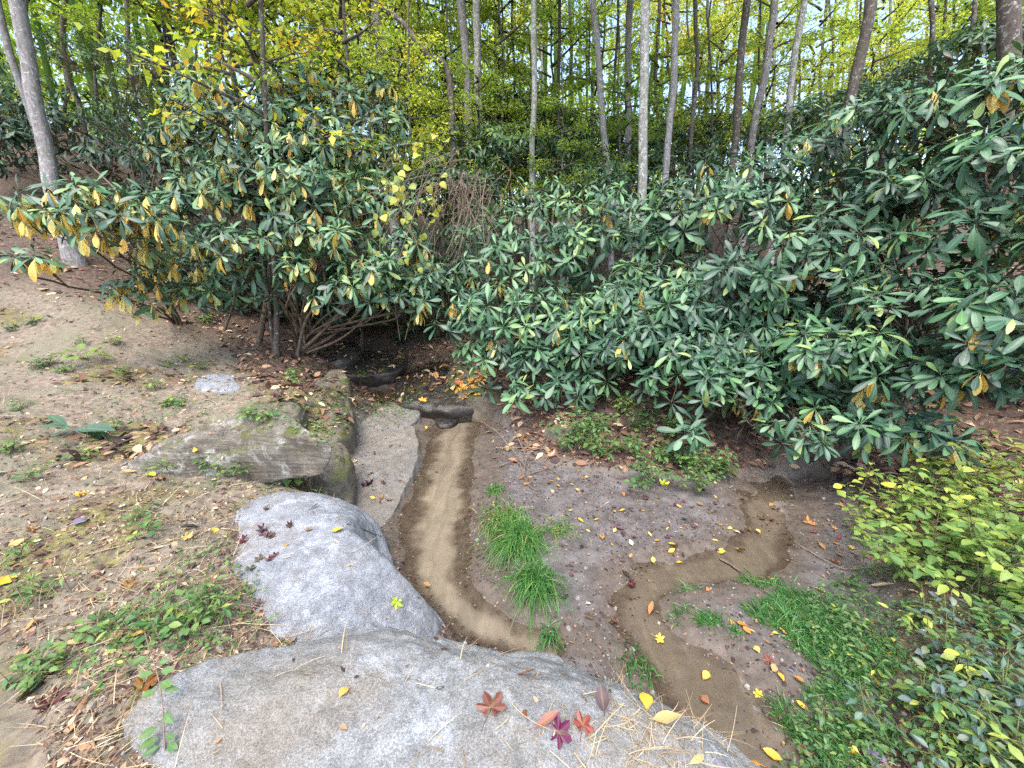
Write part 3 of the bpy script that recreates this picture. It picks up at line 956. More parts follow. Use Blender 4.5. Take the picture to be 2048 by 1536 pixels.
rhodo('rhododendron', 'broad green rhododendron rising behind the leafy wet boulder in mid picture', 'shrub', gb(1120, 700, 6.3),
      [B(1050, 540, 5.5, 150, 110, .6, 80), B(1210, 500, 5.7, 150, 110, .7, 80), B(1000, 610, 5.0, 110, 55, .35, 36), B(930, 650, 4.9, 80, 40, .25, 18), B(1110, 660, 4.8, 130, 80, .4, 55), B(1230, 640, 4.6, 110, 90, .4, 50),
       B(1010, 730, 4.9, 80, 70, .25, 26), B(1090, 740, 4.6, 70, 60, .25, 22), B(1150, 430, 6.6, 180, 70, .7, 60), B(960, 480, 5.8, 80, 70, .4, 30), B(1060, 790, 4.5, 60, 40, .2, 10), B(1160, 770, 4.4, 70, 40, .2, 14), B(960, 700, 5.0, 60, 40, .2, 12)],
      .20, .12, .5, RG, nleaf=10, droop=.3)
rhodo('rhododendron', 'dense dark rhododendron sweeping low over the mud with lush overlapping whorls', 'shrub', gb(1560, 720, 5.2),
      [B(1440, 440, 5.0, 190, 110, .8, 100), B(1600, 360, 5.4, 190, 90, .8, 90), B(1450, 620, 4.2, 160, 110, .55, 80), B(1600, 560, 4.0, 170, 130, .55, 90), B(1390, 760, 3.9, 110, 80, .35, 36), B(1500, 760, 3.7, 110, 60, .3, 32),
       B(1640, 720, 3.5, 110, 90, .4, 44), B(1660, 840, 3.3, 80, 50, .25, 16), B(1370, 860, 3.6, 50, 25, .15, 6), B(1480, 800, 3.5, 90, 25, .2, 12), B(1320, 500, 5.2, 90, 90, .5, 40), B(1300, 690, 4.3, 120, 70, .4, 60), B(1200, 700, 4.6, 110, 60, .4, 44), B(1420, 700, 4.0, 130, 70, .4, 50), B(1560, 670, 4.1, 150, 90, .4, 60), B(1330, 580, 4.9, 130, 80, .5, 60), B(1540, 850, 3.3, 70, 20, .15, 8), B(1620, 880, 3.1, 60, 20, .15, 6)],
      .20, .09, .4, RG, nleaf=12, droop=.22)
rhodo('rhododendron', 'huge blue green rhododendron climbing to the upper corner with a few clear yellow leaves', 'shrub', gb(1850, 760, 4.4),
      [B(1760, 280, 4.6, 180, 90, .7, 80), B(1930, 240, 3.9, 190, 100, .7, 90), B(2050, 330, 3.2, 150, 150, .6, 70), B(1800, 420, 4.0, 170, 110, .6, 70), B(1700, 460, 4.2, 110, 110, .5, 44), B(1960, 480, 3.2, 150, 90, .5, 50),
       B(1830, 620, 3.3, 140, 100, .45, 50), B(1990, 640, 2.7, 120, 100, .4, 44), B(1760, 720, 3.2, 100, 80, .35, 34), B(1900, 760, 2.9, 110, 60, .35, 34), B(2000, 740, 2.5, 70, 50, .25, 14), B(1780, 850, 3.0, 90, 60, .25, 18), B(1880, 880, 2.75, 60, 40, .2, 8),
       B(2130, 550, 2.6, 120, 200, .5, 44)],
      .19, .10, .38, RG, nleaf=12, droop=.2, stemr=.026,
      extra=[(PL(3.9, (1800, 760, .3), (1815, 600, .2), (1800, 440, .1), (1810, 320, .1)), .022, .01), (PL(3.4, (1830, 700, .4), (1900, 620, .2), (1990, 580, 0), (2010, 480, 0)), .018, .008), (PL(3.6, (1700, 760, .4), (1790, 700, .2), (1850, 580, 0)), .014, .006)])
# further back
BG = 'dark evergreen shrubs behind the creek bushes'
rhodo('rhododendron', 'dark rhododendron thicket behind the leaning grey tree', 'shrub', gb(230, 470, 9.5), [B(200, 290, 9.5, 170, 90, 1.2, 90), B(80, 300, 10.5, 120, 90, 1.2, 70), B(280, 350, 9.0, 120, 80, .8, 60), B(30, 200, 12, 110, 90, 1.2, 60), B(330, 430, 8.0, 90, 60, .7, 60), B(20, 290, 9.2, 90, 60, .9, 90), B(-60, 230, 9, 90, 120, .9, 80)],
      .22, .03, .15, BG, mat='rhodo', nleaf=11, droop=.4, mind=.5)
rhodo('mountain_laurel', 'airy small leaved laurel with crooked branches behind the yellow hung rhododendron', 'shrub', gb(300, 480, 8.2), [B(220, 150, 8.0, 140, 80, 1.0, 100), B(330, 190, 7.8, 110, 90, .9, 90), B(400, 250, 7.6, 90, 70, .8, 60), B(300, 270, 8.2, 120, 60, .9, 60)],
      .12, 0, .62, None, mat='laurel', nleaf=9, droop=.1, mind=.55, tpls=LAN)
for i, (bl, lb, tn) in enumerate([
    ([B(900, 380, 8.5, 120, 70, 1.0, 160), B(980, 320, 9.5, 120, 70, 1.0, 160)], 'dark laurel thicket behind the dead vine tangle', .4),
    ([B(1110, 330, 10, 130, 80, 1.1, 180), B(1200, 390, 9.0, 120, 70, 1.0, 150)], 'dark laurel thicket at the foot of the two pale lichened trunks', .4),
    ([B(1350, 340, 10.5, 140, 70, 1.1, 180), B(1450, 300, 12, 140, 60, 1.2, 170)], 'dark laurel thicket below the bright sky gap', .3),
    ([B(760, 600, 8.2, 150, 110, .9, 260), B(620, 560, 8.4, 150, 130, .9, 300), B(900, 590, 8.0, 120, 110, .8, 220), B(470, 560, 7.3, 130, 90, .5, 200), B(600, 580, 7.2, 120, 80, .5, 200), B(720, 600, 7.1, 120, 70, .5, 200), B(360, 560, 7.4, 90, 70, .5, 120)], 'added laurel backing coloured nearly black as shade behind the bare arching stems', .05),  # added thicket, its darkest leaf tint painting the shade of the hollow
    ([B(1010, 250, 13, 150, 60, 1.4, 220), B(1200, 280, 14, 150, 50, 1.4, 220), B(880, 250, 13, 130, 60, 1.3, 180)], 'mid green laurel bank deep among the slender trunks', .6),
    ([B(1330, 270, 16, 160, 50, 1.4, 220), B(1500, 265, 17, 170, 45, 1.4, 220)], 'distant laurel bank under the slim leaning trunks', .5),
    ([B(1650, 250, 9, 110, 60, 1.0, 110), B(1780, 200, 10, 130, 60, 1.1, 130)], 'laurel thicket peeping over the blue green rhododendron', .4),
    ([B(1150, 720, 5.9, 150, 70, .4, 160), B(1330, 730, 5.3, 150, 80, .4, 160), B(1500, 740, 4.8, 140, 80, .4, 150), B(1650, 760, 4.3, 120, 80, .4, 120), B(1900, 700, 4.6, 150, 150, .5, 160), B(2050, 720, 4.0, 120, 150, .5, 120), B(1760, 700, 5.0, 120, 120, .5, 120), B(1100, 640, 7.6, 150, 90, .7, 200), B(1280, 620, 7.2, 150, 110, .7, 200), B(1450, 640, 6.4, 150, 110, .6, 200), B(1620, 680, 5.6, 120, 110, .5, 140)], 'added laurel backing coloured dark as shade behind the low green whorls', .05),  # added backing; dark leaves put shade into the gaps between whorls
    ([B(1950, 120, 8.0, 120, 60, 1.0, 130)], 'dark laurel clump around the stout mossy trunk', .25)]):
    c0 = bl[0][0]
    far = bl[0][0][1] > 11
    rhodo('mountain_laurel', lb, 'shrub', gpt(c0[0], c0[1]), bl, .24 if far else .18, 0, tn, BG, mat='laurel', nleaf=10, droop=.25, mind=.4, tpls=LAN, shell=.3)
# ------------------------------------------------------------------ trees
def crown_mesh(name, nb, R, H, nleaf, L, mat, tmean, tsd, flat=.35, seed=0):
    """limbs radiating from a vertical axis, with layered sprays of leaves; local space, z from 0 to H. Returns (leaf mesh, limb mesh)"""
    r = np.random.default_rng(seed)
    g, gl = Geo(), Geo()
    for i in range(nb):
        z0 = H * (i + r.uniform(0, .8)) / nb * .92
        a = i * 2.4 + r.normal(0, .4)
        ln = R * (1 - .55 * (z0 / H) ** 1.5) * r.uniform(.55, 1.1)
        up = r.uniform(.1, .6)
        e = np.array([cos(a) * ln, sin(a) * ln, z0 + up * ln])
        mid = np.array([cos(a + .2) * ln * .5, sin(a + .2) * ln * .5, z0 + up * ln * .35])
        cv = bez(np.array([0, 0, z0]), mid * [.5, .5, 1], mid, e, 8)
        gl.add(*_t(cv, np.linspace(.028 + .006 * ln, .006, 8), 5))
        n = int(nleaf / nb * (.5 + ln / R * .6))
        # sub twigs
        k = max(3, int(ln * 4))
        tw = []
        for j in range(k):
            t0 = r.uniform(.3, 1)
            p0 = cv[min(7, int(t0 * 7))]
            a2 = a + r.normal(0, .9)
            l2 = r.uniform(.3, .8) * (.6 + .3 * R)
            p1 = p0 + np.array([cos(a2) * l2, sin(a2) * l2, r.normal(.1, .25) * l2])
            tw.append((p0, p1))
            gl.add(*_t(np.array([p0, (p0 + p1) / 2 + r.normal(0, .03, 3), p1]), np.array([.009, .006, .003]), 4))
        q = r.integers(0, k, n)
        t = r.uniform(.05, 1.08, n)[:, None]
        p0 = np.array([x[0] for x in tw])[q]; p1 = np.array([x[1] for x in tw])[q]
        P = p0 + (p1 - p0) * t + r.normal(0, 1, (n, 3)) * [.16, .16, .16 * flat] * (.5 + R * .2)
        dd = (p1 - p0) + r.normal(0, .5, (n, 3)); dd[:, 2] -= .25
        nn = np.array([[0, 0, 1.0]]) + r.normal(0, .45, (n, 3))
        tn = np.clip(tmean + r.normal(0, tsd) * .6 + r.normal(0, tsd, n), 0, 1)
        ll = L * r.uniform(.6, 1.25, n)
        tp = DIA
        kk = r.integers(0, 3, n)
        Mx = frames(dd, nn, ll)
        for v in range(3):
            s = kk == v
            place(g, tp[v], Mx[s], P[s], tn[s])
    out = []
    for gg, mm, nm in ((g, M[mat], name), (gl, M['bark_dark'], name + '_limbs')):
        me = D.meshes.new(nm)
        fill_mesh(me, np.concatenate(gg.V), np.concatenate(gg.F), np.concatenate(gg.T), np.concatenate(gg.U))
        me.materials.append(mm)
        out.append(me)
    return out


CROWNS = {
    'high': [crown_mesh('tall_crown', 26, 3.3, 6.5, 13000, .14, 'canopy', tm, .14, seed=s) for s, tm in ((1, .38), (2, .5))],  # widened and thickened, mostly out of view, to darken the bushes below
    'mid': [crown_mesh('broad_crown', 24, 2.3, 5.0, 6500, .105, 'canopy', tm, .13, seed=s) for s, tm in ((5, .35), (6, .5), (7, .66))],
    'low': [crown_mesh('sapling_crown', 16, 1.5, 3.2, 3200, .085, 'canopy', tm, .12, seed=s) for s, tm in ((9, .3), (10, .55))],
    'yellow': [crown_mesh('yellow_crown', 16, 1.4, 3.4, 800, .11, 'yellow_tree', .45, .22, seed=21)],
}
TRUNKS = {}


def obj_of(me, name, parent, loc, rz=0.0, sc=1.0):
    o = D.objects.new(name, me)
    COL.objects.link(o)
    o.parent = parent
    o.location = loc
    o.rotation_euler = (0, 0, rz)
    o.scale = (sc, sc, sc) if not hasattr(sc, '__len__') else sc
    return o


def tree(name, label, px0, py0, px1, py1, Y, wpx, crown, ci, cz, csc=1.0, bark='bark_grey', group=None, cat='tree', height=None, mids=None, rough=1.0, twist=0.0):
    """trunk through photo points (px0,py0) upper and (px1,py1) lower at forward distance Y; wpx its width in the photo"""
    a, b = atd(px0, py0, Y), atd(px1, py1, Y)
    dirv = (a - b) / (a - b)[2]
    base = b - dirv * (b[2] - gzat(b[0], b[1]))
    base[2] = gzat(base[0], base[1])
    r0 = wpx * .43 * mpp(px1, py1, Y)
    H = height or (cz + 6.0)
    root = empty(name, base, label, cat, group)
    n = 40
    zz = np.linspace(-.25, H, n)
    pts = dirv[None] * zz[:, None]
    pts[:, 2] = zz
    wob = np.stack([fbm(np.stack([zz * .45, np.full(n, base[0]), np.full(n, base[1])], -1), 3), fbm(np.stack([zz * .45, np.full(n, base[1] + 9), np.full(n, base[0])], -1), 3)], -1)
    pts[:, :2] += wob * r0 * 1.6 * rough
    if mids is not None:
        mp_ = [np.array([0, 0, -.2])] + [atd(px, py, Y + dy) - base for px, py, dy in mids]
        pts = smooth_line(mp_, n)
        zz = pts[:, 2]
    rad = r0 * (1 - .55 * np.clip(zz / (H + .1), 0, 1)) * (1 + .55 * np.exp(-np.clip(zz + .1, 0, 9) * 4))
    V, Q, U = tube(pts, rad, 14)
    nz = fbm((V + base) * np.array([9, 9, 3.0]), 3)
    ax = np.repeat(pts, 14, 0)
    V = ax + (V - ax) * (1 + .14 * nz[:, None])
    g = Geo(); g.add(V, Q, .5, U)
    g.build('trunk', M[bark], root)
    if crown:
        fm, lm = CROWNS[crown][ci % len(CROWNS[crown])]
        top = dirv * cz
        rz = rng.uniform(0, 6.28)
        cr = obj_of(fm, 'crown', root, top, rz, csc)
        obj_of(lm, 'limbs', root, top, rz, csc)
    return root


tree('tree', 'thick grey trunk leaning beside the rhododendron with drooping yellow leaves', 48, 100, 110, 350, 7.0, 31, 'high', 0, 5.6, 1.1, 'bark_grey')
tree('tree', 'slimmer grey trunk standing close behind the thick leaning one', 30, 120, 72, 260, 9.0, 16, 'high', 1, 6.0, 1.0, 'bark_grey')
tree('tree', 'mottled grey trunk rising behind the yellow hung rhododendron', 752, 30, 766, 190, 10.5, 27, 'high', 0, 7.2, 1.0, 'bark_grey')
tree('tree', 'pale upright trunk nearest the crooked dark one', 928, 60, 935, 260, 10.5, 23, 'high', 1, 7.8, 1.0, 'bark_grey')
tree('tree', 'pale lichen spotted trunk just beyond the crooked dark tree and its pale neighbour', 951, 0, 957, 250, 10.0, 20, 'high', 0, 7.8, 1.0, 'bark_pale')
tree('tree', 'crooked dark tree with a limb bent sharply sideways', 900, 140, 905, 270, 9.0, 20, None, 0, 5, 1, 'bark_dark', height=7, mids=[(905, 300, 0), (904, 230, 0), (899, 160, 0), (886, 125, 0), (858, 112, 0), (835, 85, .1), (800, 40, .2), (750, 5, .3), (700, -40, .4)])
tree('tree', 'straight pale trunk standing before the dark laurel in the middle of the wood', 1070, 60, 1067, 360, 9.0, 15, 'high', 1, 7.5, .9, 'bark_pale')
tree('tree', 'slim forked grey trunk leaning between the two palest trunks', 1188, 60, 1208, 340, 9.5, 17, 'high', 0, 7.0, .9, 'bark_grey')
tree('tree', 'palest lichen coated trunk, its foot hidden in the rhododendron whorls', 1297, 30, 1283, 480, 6.6, 22, 'high', 1, 6.3, .9, 'bark_pale')
tree('tree', 'slender grey trunk leaning right behind the palest trunk', 1352, 20, 1328, 330, 8.6, 17, 'high', 0, 7.2, .9, 'bark_grey')
tree('tree', 'straight brown grey trunk between forked and palest trunks', 1263, 40, 1257, 330, 11.5, 17, 'high', 1, 8.2, 1, 'bark_grey')
tree('tree', 'thin dark sinuous trunk against the lightest foliage', 1392, 40, 1388, 270, 10, 11, 'low', 0, 6.2, 1.2, 'bark_dark', rough=3)
tree('tree', 'dark lichen spotted trunk bordering the big sky gap', 1488, 30, 1466, 300, 9.5, 18, 'high', 0, 8.0, .9, 'bark_dark')
tree('tree', 'greenish trunk twinned beside the dark lichen spotted one', 1528, 40, 1500, 290, 9.8, 18, 'high', 1, 8.0, .9, 'bark_grey', rough=2)
tree('tree', 'lichen flecked trunk crossing the brightest patch of sky', 1602, 30, 1572, 260, 9.0, 16, 'high', 0, 7.8, .8, 'bark_pale')
tree('tree', 'dark leaning trunk topped by sky above the blue green rhododendron', 1722, 20, 1694, 210, 8.0, 26, None, 1, 7.8, .8, 'bark_dark', height=12)
tree('tree', 'stout mossy trunk at the upper corner above the huge rhododendron', 2022, 10, 2012, 140, 6.0, 44, None, 1, 7.5, .9, 'bark_dark', height=13)
tree('tree', 'thin bare sapling with dark crooked limbs in the pale corner sky', 1830, 60, 1842, 150, 9, 12, None, 1, 5.2, 1.1, 'bark_dark', rough=4)
tree('tree', 'thin upright sapling near the stout mossy trunk', 1925, 30, 1918, 150, 9.0, 11, 'low', 0, 5.6, 1.0, 'bark_dark', rough=3)
tree('tree', 'slim sapling carrying clear yellow leaves over the rhododendron', 527, 40, 536, 250, 5.7, 13, 'yellow', 0, 2.5, .95, 'bark_dark', rough=1.5)
tree('tree', 'thin dark sapling with scattered yellow leaves beside the slim yellow one', 450, 40, 480, 240, 5.9, 8, 'yellow', 0, 2.6, .75, 'bark_dark', rough=2.5)
tree('tree', 'yellow leaved sapling before the mottled grey trunk', 690, 60, 700, 220, 7.2, 9, 'yellow', 0, 3.1, .95, 'bark_dark', rough=2)
# slender trunks deep in the wood, then leafy understory trees
DW = 'slender trunks deep in the wood'
for px, Y, wp, ln in [(845, 13, 12, -.02), (1022, 13, 11, 0), (1045, 16, 9, .01), (1118, 12, 12, .02), (1145, 15, 12, -.03), (1172, 17, 8, .02), (1232, 14, 10, .01), (1318, 15, 13, -.02), (1345, 17, 11, .0), (1415, 14, 11, .03),
                      (1440, 17, 9, .05), (1545, 16, 12, .06), (1640, 14, 10, .08), (1660, 18, 10, .05), (1765, 15, 9, .1), (1870, 13, 9, .08), (990, 18, 9, 0), (800, 17, 10, -.03), (640, 15, 14, -.05), (560, 18, 12, -.06), (350, 13, 22, -.1), (270, 17, 14, -.12), (420, 20, 12, -.08),
                      (150, 15, 16, -.16), (1085, 19, 8, .01), (1285, 20, 9, .01), (1480, 21, 9, .04), (1590, 21, 9, .05), (1700, 20, 9, .07), (900, 21, 9, -.01)]:
    tree('tree', 'slender dark trunk deep in the yellow green wood', px + ln * 100, 60, px - ln * 100, 260, Y, wp * .72, None, 0, 9, 1, ['bark_dark', 'bark_grey'][int(px) % 2], group=DW, height=15, rough=2.0)
UG = 'leafy understory trees behind the creek'
proto = {}
for px, Y, cr, ci, cz, sc in [(60, 13, 'mid', 0, 3.0, 1.0), (200, 12, 'mid', 1, 3.4, 1.0), (330, 12, 'mid', 0, 3.0, 1.0), (450, 11, 'mid', 2, 3.2, 1.0), (590, 11.5, 'mid', 1, 2.8, 1.0), (690, 11, 'mid', 2, 2.6, 1.0), (800, 12, 'mid', 2, 2.8, .9), (890, 14, 'mid', 1, 3.0, 1.0),
                              (1000, 13, 'mid', 1, 4.0, .9), (1100, 15, 'mid', 0, 3.6, 1.0), (1200, 16, 'mid', 1, 5.2, .9), (1330, 17, 'mid', 2, 5.0, 1.0), (1440, 16, 'mid', 2, 4.6, .8), (1530, 18, 'mid', 1, 4.4, .8), (1660, 15, 'low', 1, 2.8, .8), (1760, 17, 'mid', 2, 3.6, .9), (1890, 13, 'mid', 1, 2.8, .9), (2000, 14, 'mid', 0, 3.6, .9), (2100, 11, 'mid', 0, 3, .9),
                              (130, 20, 'mid', 1, 4.0, 1.3), (380, 19, 'mid', 2, 4.5, 1.3), (620, 18, 'mid', 2, 4.0, 1.3), (760, 20, 'mid', 1, 4.5, 1.3), (930, 21, 'mid', 0, 5.0, 1.2), (1080, 22, 'mid', 2, 7.0, 1.2), (1260, 23, 'mid', 1, 7.5, 1.2), (1400, 24, 'mid', 2, 6.5, 1.2), (1680, 25, 'mid', 0, 3.6, 1.0), (1850, 22, 'mid', 2, 5.0, 1.1), (-60, 16, 'mid', 0, 3.0, 1.2),
                              (960, 9.5, 'low', 0, 2.3, .8), (1060, 12, 'low', 1, 1.6, 1.1), (1180, 12.5, 'low', 0, 1.6, 1.1), (1300, 13, 'low', 0, 2.0, 1.1), (1380, 15, 'low', 1, 2.2, 1.2), (900, 11, 'low', 1, 1.6, 1.1), (740, 10, 'low', 1, 2.0, 1.1), (1600, 13, 'low', 1, 2.4, 1.1), (1720, 13, 'low', 1, 2.4, 1.1), (1120, 9.0, 'low', 0, 2.0, .7), (1240, 10, 'low', 0, 2.2, .8), (1420, 11, 'low', 1, 2.4, .8), (820, 8.5, 'low', 1, 2.6, .8), (1520, 12, 'low', 1, 2.6, 1.0), (1000, 11, 'low', 1, 2.6, 1.0)]:
    tree('tree', 'leafy yellow green understory tree behind the creek bushes', px, 150, px, 300, Y, 7, cr, ci, cz, sc, 'bark_dark', group=UG, height=cz + 4 * sc, rough=3)

# far wood that reads as one mass
g = Geo()
n = 150000
a = rng.uniform(-1.15, 1.15, n)
rr = rng.uniform(27, 46, n)
X, Yv = np.sin(a) * rr, np.cos(a) * rr
z0 = gzat(X, Yv)
Z = z0 + rng.uniform(0, 1, n) ** 1.3 * 11.5
P = np.stack([X, Yv, Z], -1)
cl = fbm(P * np.array([.22, .22, .3]), 3)
gap = np.exp(-((a - .56) / .20) ** 2) * .55 + np.exp(-((a - .30) / .2) ** 2) * .16 + np.exp(-((a - .02) / .14) ** 2) * .06
P = P[(cl > -.12 + gap * sstep(2.5, 6, Z - z0) + .02 * (Z - z0))]
n = len(P)
tn = np.clip(.45 + .5 * fbm(P * .3 + 4, 2) + rng.normal(0, .12, n), 0, 1)
scatter(g, DIA, rdir(n), np.array([[0, -.4, 1.0]]) + rdir(n) * .6, P, rng.uniform(.24, .46, n), tn)
for i in range(90):
    a_ = rng.uniform(-1.1, 1.1); r_ = rng.uniform(24, 42)
    b = gpt(sin(a_) * r_, cos(a_) * r_)
    pts = np.linspace(b, b + [rng.normal(0, .5), 0, 15], 8)
    g.add(*_t(pts, np.linspace(.17, .08, 8) * rng.uniform(.6, 1.2), 6)[:2], 0.0)
o = g.build('far_woods', M['canopy'])
tag(o, 'far yellow green wood closing the view', 'woods', kind='stuff')
# ------------------------------------------------------------------ litter, straw, grass, small plants
def gnorm(x, y, e=.02):
    n = np.stack([-(gzat(x + e, y) - gzat(x - e, y)) / (2 * e), -(gzat(x, y + e) - gzat(x, y - e)) / (2 * e), np.ones_like(x)], -1)
    return n / np.linalg.norm(n, axis=1, keepdims=True)


def gmask(arr, x, y):
    i = np.clip(np.searchsorted(gx, x), 0, nx - 1); j = np.clip(np.searchsorted(gy, y), 0, ny - 1)
    return arr[j, i]


def sample_floor(n, r0=.9, r1=13, amax=1.0):
    r = np.exp(rng.uniform(np.log(r0), np.log(r1), n))
    a = rng.uniform(-amax, amax, n)
    return np.sin(a) * r, np.cos(a) * r


def on_rock(x, y):
    """height of whatever lies on top at x, y, its normal, and whether that is a rock"""
    z, nn, rk = np.empty(len(x)), np.empty((len(x), 3)), np.zeros(len(x), bool)
    for i in range(len(x)):
        h, nr = drop(x[i], y[i])
        z[i] = h[2]; nn[i] = nr
        rk[i] = h[2] > gzat(x[i], y[i]) + .006
    return z, nn, rk


WATER_Z = -.478
# dead leaves, past counting
x, y = sample_floor(64000)
lit, mud, sand, moss = (gmask(m, x, y) for m in (m_litter, gm, m_sand, m_moss))
sd = poly_sd(x, y, basin)
pr = .55 * (1 - mud) + .8 * lit * (1 - mud) + mud * (.10 + .5 * sstep(.5, .0, sd)) - .4 * sand
keep = rng.random(len(x)) < pr
x, y = x[keep], y[keep]
lit = lit[keep]; mud = mud[keep]
z, nn, rk = on_rock(x, y)
ok = ~rk | (rng.random(len(x)) < np.where(np.hypot(x, y) < 3.3, .006, .55))
ok &= z > WATER_Z - .03
x, y, z, nn, lit, mud = x[ok], y[ok], z[ok], nn[ok], lit[ok], mud[ok]
n = len(x)
g = Geo()
P = np.stack([x, y, np.maximum(z, WATER_Z) + .006], -1)
nn = nn + rdir(n) * rng.uniform(.1, .75, n)[:, None]
dd = rdir(n); dd[:, 2] *= .25
tn = np.clip(np.where(lit > .5, rng.beta(.9, 1.2, n), rng.beta(1.0, 1.1, n)) - .3 * mud, 0, 1)
L = np.where((lit > .5) & (np.hypot(x, y) > 3.6), rng.uniform(.05, .14, n), rng.uniform(.012, .055, n) * np.clip(.6 + y * .12, .6, 1.4)) * np.where(mud > .5, .75, 1)
scatter(g, RH + OV + LAN, dd, nn, P, L, tn, L * rng.uniform(.7, 1.3, n))
o = g.build('leaf_litter', M['litter'])
tag(o, 'brown dead leaves scattered over the bank, mud and forest floor', 'leaf litter', kind='stuff')


def ribbons(g, P, d, up, L, wd, bend, tint, seg=5, droop=0.0):
    """thin blades from P along d bending towards `bend`"""
    n = len(P)
    d = d / np.linalg.norm(d, axis=1, keepdims=True)
    side = np.cross(d, up); side /= np.linalg.norm(side, axis=1, keepdims=True) + 1e-9
    V = np.empty((n, seg, 2, 3))
    for i in range(seg):
        t = i / (seg - 1)
        c = P + d * (L * t)[:, None] + bend * (L * t * t)[:, None]
        c[:, 2] -= droop * L * t ** 2.2
        w = wd * (1 - t ** 2) * .5 + .0004
        V[:, i, 0] = c - side * w[:, None]
        V[:, i, 1] = c + side * w[:, None]
    b = (np.arange(n) * seg * 2)[:, None, None]
    q = np.array([(2 * i, 2 * i + 1, 2 * i + 3, 2 * i + 2) for i in range(seg - 1)])[None] + b
    g.add(V.reshape(-1, 3), q.reshape(-1, 4), np.repeat(tint, seg - 1))


# dry straw over the left bank
x, y = sample_floor(15000, .85, 6.5)
keep = (x < .1) & (gmask(gm, x, y) < .2) & (gmask(m_litter, x, y) < .6)
x, y = x[keep], y[keep]
z, nn, rk = on_rock(x, y)
ok = ~rk | (rng.random(len(x)) < .03)
x, y, z, nn = x[ok], y[ok], z[ok], nn[ok]
n = len(x)
g = Geo()
d = rdir(n); d[:, 2] = np.abs(d[:, 2]) * rng.choice([.08, .18, .7], n, p=[.6, .3, .1])
ribbons(g, np.stack([x, y, z + .005], -1), d, nn + rdir(n) * .3, rng.uniform(.04, .20, n), rng.uniform(.001, .0028, n), rdir(n) * [.3, .3, .05], rng.random(n) ** 1.6, 6)
o = g.build('straw', M['straw'])
tag(o, 'dry grass straw strewn over the sandy bank', 'straw', kind='stuff')
# straw caught on the big boulder
g = Geo()
pts, nrs = [], []
for _ in range(330):
    px, py = rng.normal(1330, 120), rng.normal(1470, 60)
    if py < 1310 + (px - 1050) * .28: continue
    h, nr = pick(px, py)
    if h[2] > -.3: pts.append(h); nrs.append(nr)
P = np.array(pts); n = len(P)
d = rdir(n); d[:, 2] = np.abs(d[:, 2]) * .12
ribbons(g, P + [0, 0, .006], d, np.array(nrs) + rdir(n) * .3, rng.uniform(.03, .14, n), rng.uniform(.001, .0022, n), rdir(n) * [.35, .35, .04], rng.uniform(.0, .7, n), 6)
o = g.build('straw', M['straw'])
tag(o, 'matted dry straw caught on the big pale boulder', 'straw', kind='stuff')
# broken leaf scraps and bark crumbs
g = Geo()
x, y = sample_floor(42000, .85, 6.5)
mud = gmask(gm, x, y)
k = rng.random(len(x)) < np.where(mud > .5, 1.0 * (1 - gmask(m_sand, x, y)), 1.0) * sstep(-.5, .35, fbm(xyz(x, y, 2.2, 5.0), 3) + .1)
x, y, mud = x[k], y[k], mud[k]
z, nn, rk = on_rock(x, y)
k = (~rk) & (z > WATER_Z - .01)
x, y, z, nn, mud = x[k], y[k], z[k], nn[k], mud[k]
n = len(x)
dd = rdir(n); dd[:, 2] *= .3
L = rng.uniform(.006, .026, n)
scatter(g, DIA, dd, nn + rdir(n) * .5, np.stack([x, y, z + .004], -1), L, np.clip(rng.beta(1.5, 1.6, n) - .25 * mud, 0, 1), L * rng.uniform(.4, 1.3, n))
o = g.build('leaf_crumbs', M['litter'])
tag(o, 'broken leaf scraps and bark crumbs all over the bank', 'leaf crumbs', kind='stuff')
# small pebbles
g = Geo()
x, y = sample_floor(5200, .85, 6.0)
k = (gmask(m_sand, x, y) < .3)
x, y = x[k], y[k]
z, nn, rk = on_rock(x, y)
k = ~rk
x, y, z = x[k], y[k], z[k]
n = len(x)
oct_ = (np.array([(1, 0, 0), (0, 1, 0), (-1, 0, 0), (0, -1, 0), (0, 0, .7), (0, 0, -.7)], float), np.array([(0, 1, 4, 4), (1, 2, 4, 4), (2, 3, 4, 4), (3, 0, 4, 4)]), np.zeros((6, 2)))
V8 = []
sph = [(cos(a) * cos(b), sin(a) * cos(b), sin(b) * .7) for b in (-.5, .35, 1.1) for a in np.arange(6) * pi / 3]
sq = [(r * 6 + i, r * 6 + (i + 1) % 6, r * 6 + 6 + (i + 1) % 6, r * 6 + 6 + i) for r in range(2) for i in range(6)] + [(12, 13, 14, 15), (12, 15, 16, 17)]
peb = (np.array(sph), np.array(sq), np.zeros((18, 2)))
L = rng.uniform(.002, .009, n) * (1 + 1.2 * (rng.random(n) < .06))
Mx = frames(rdir(n), rdir(n) * .4 + np.array([0, 0, 1.0]), L, L * rng.uniform(.6, 1, n))
place(g, peb, Mx, np.stack([x, y, z + .001], -1), rng.random(n))
o = g.build('gravel', plain_mat('gravel_stone', (.09, .075, .065), (.34, .31, .28), .8, 60), smooth=False)
tag(o, 'grit and small stones strewn over mud and bank', 'gravel', kind='stuff')

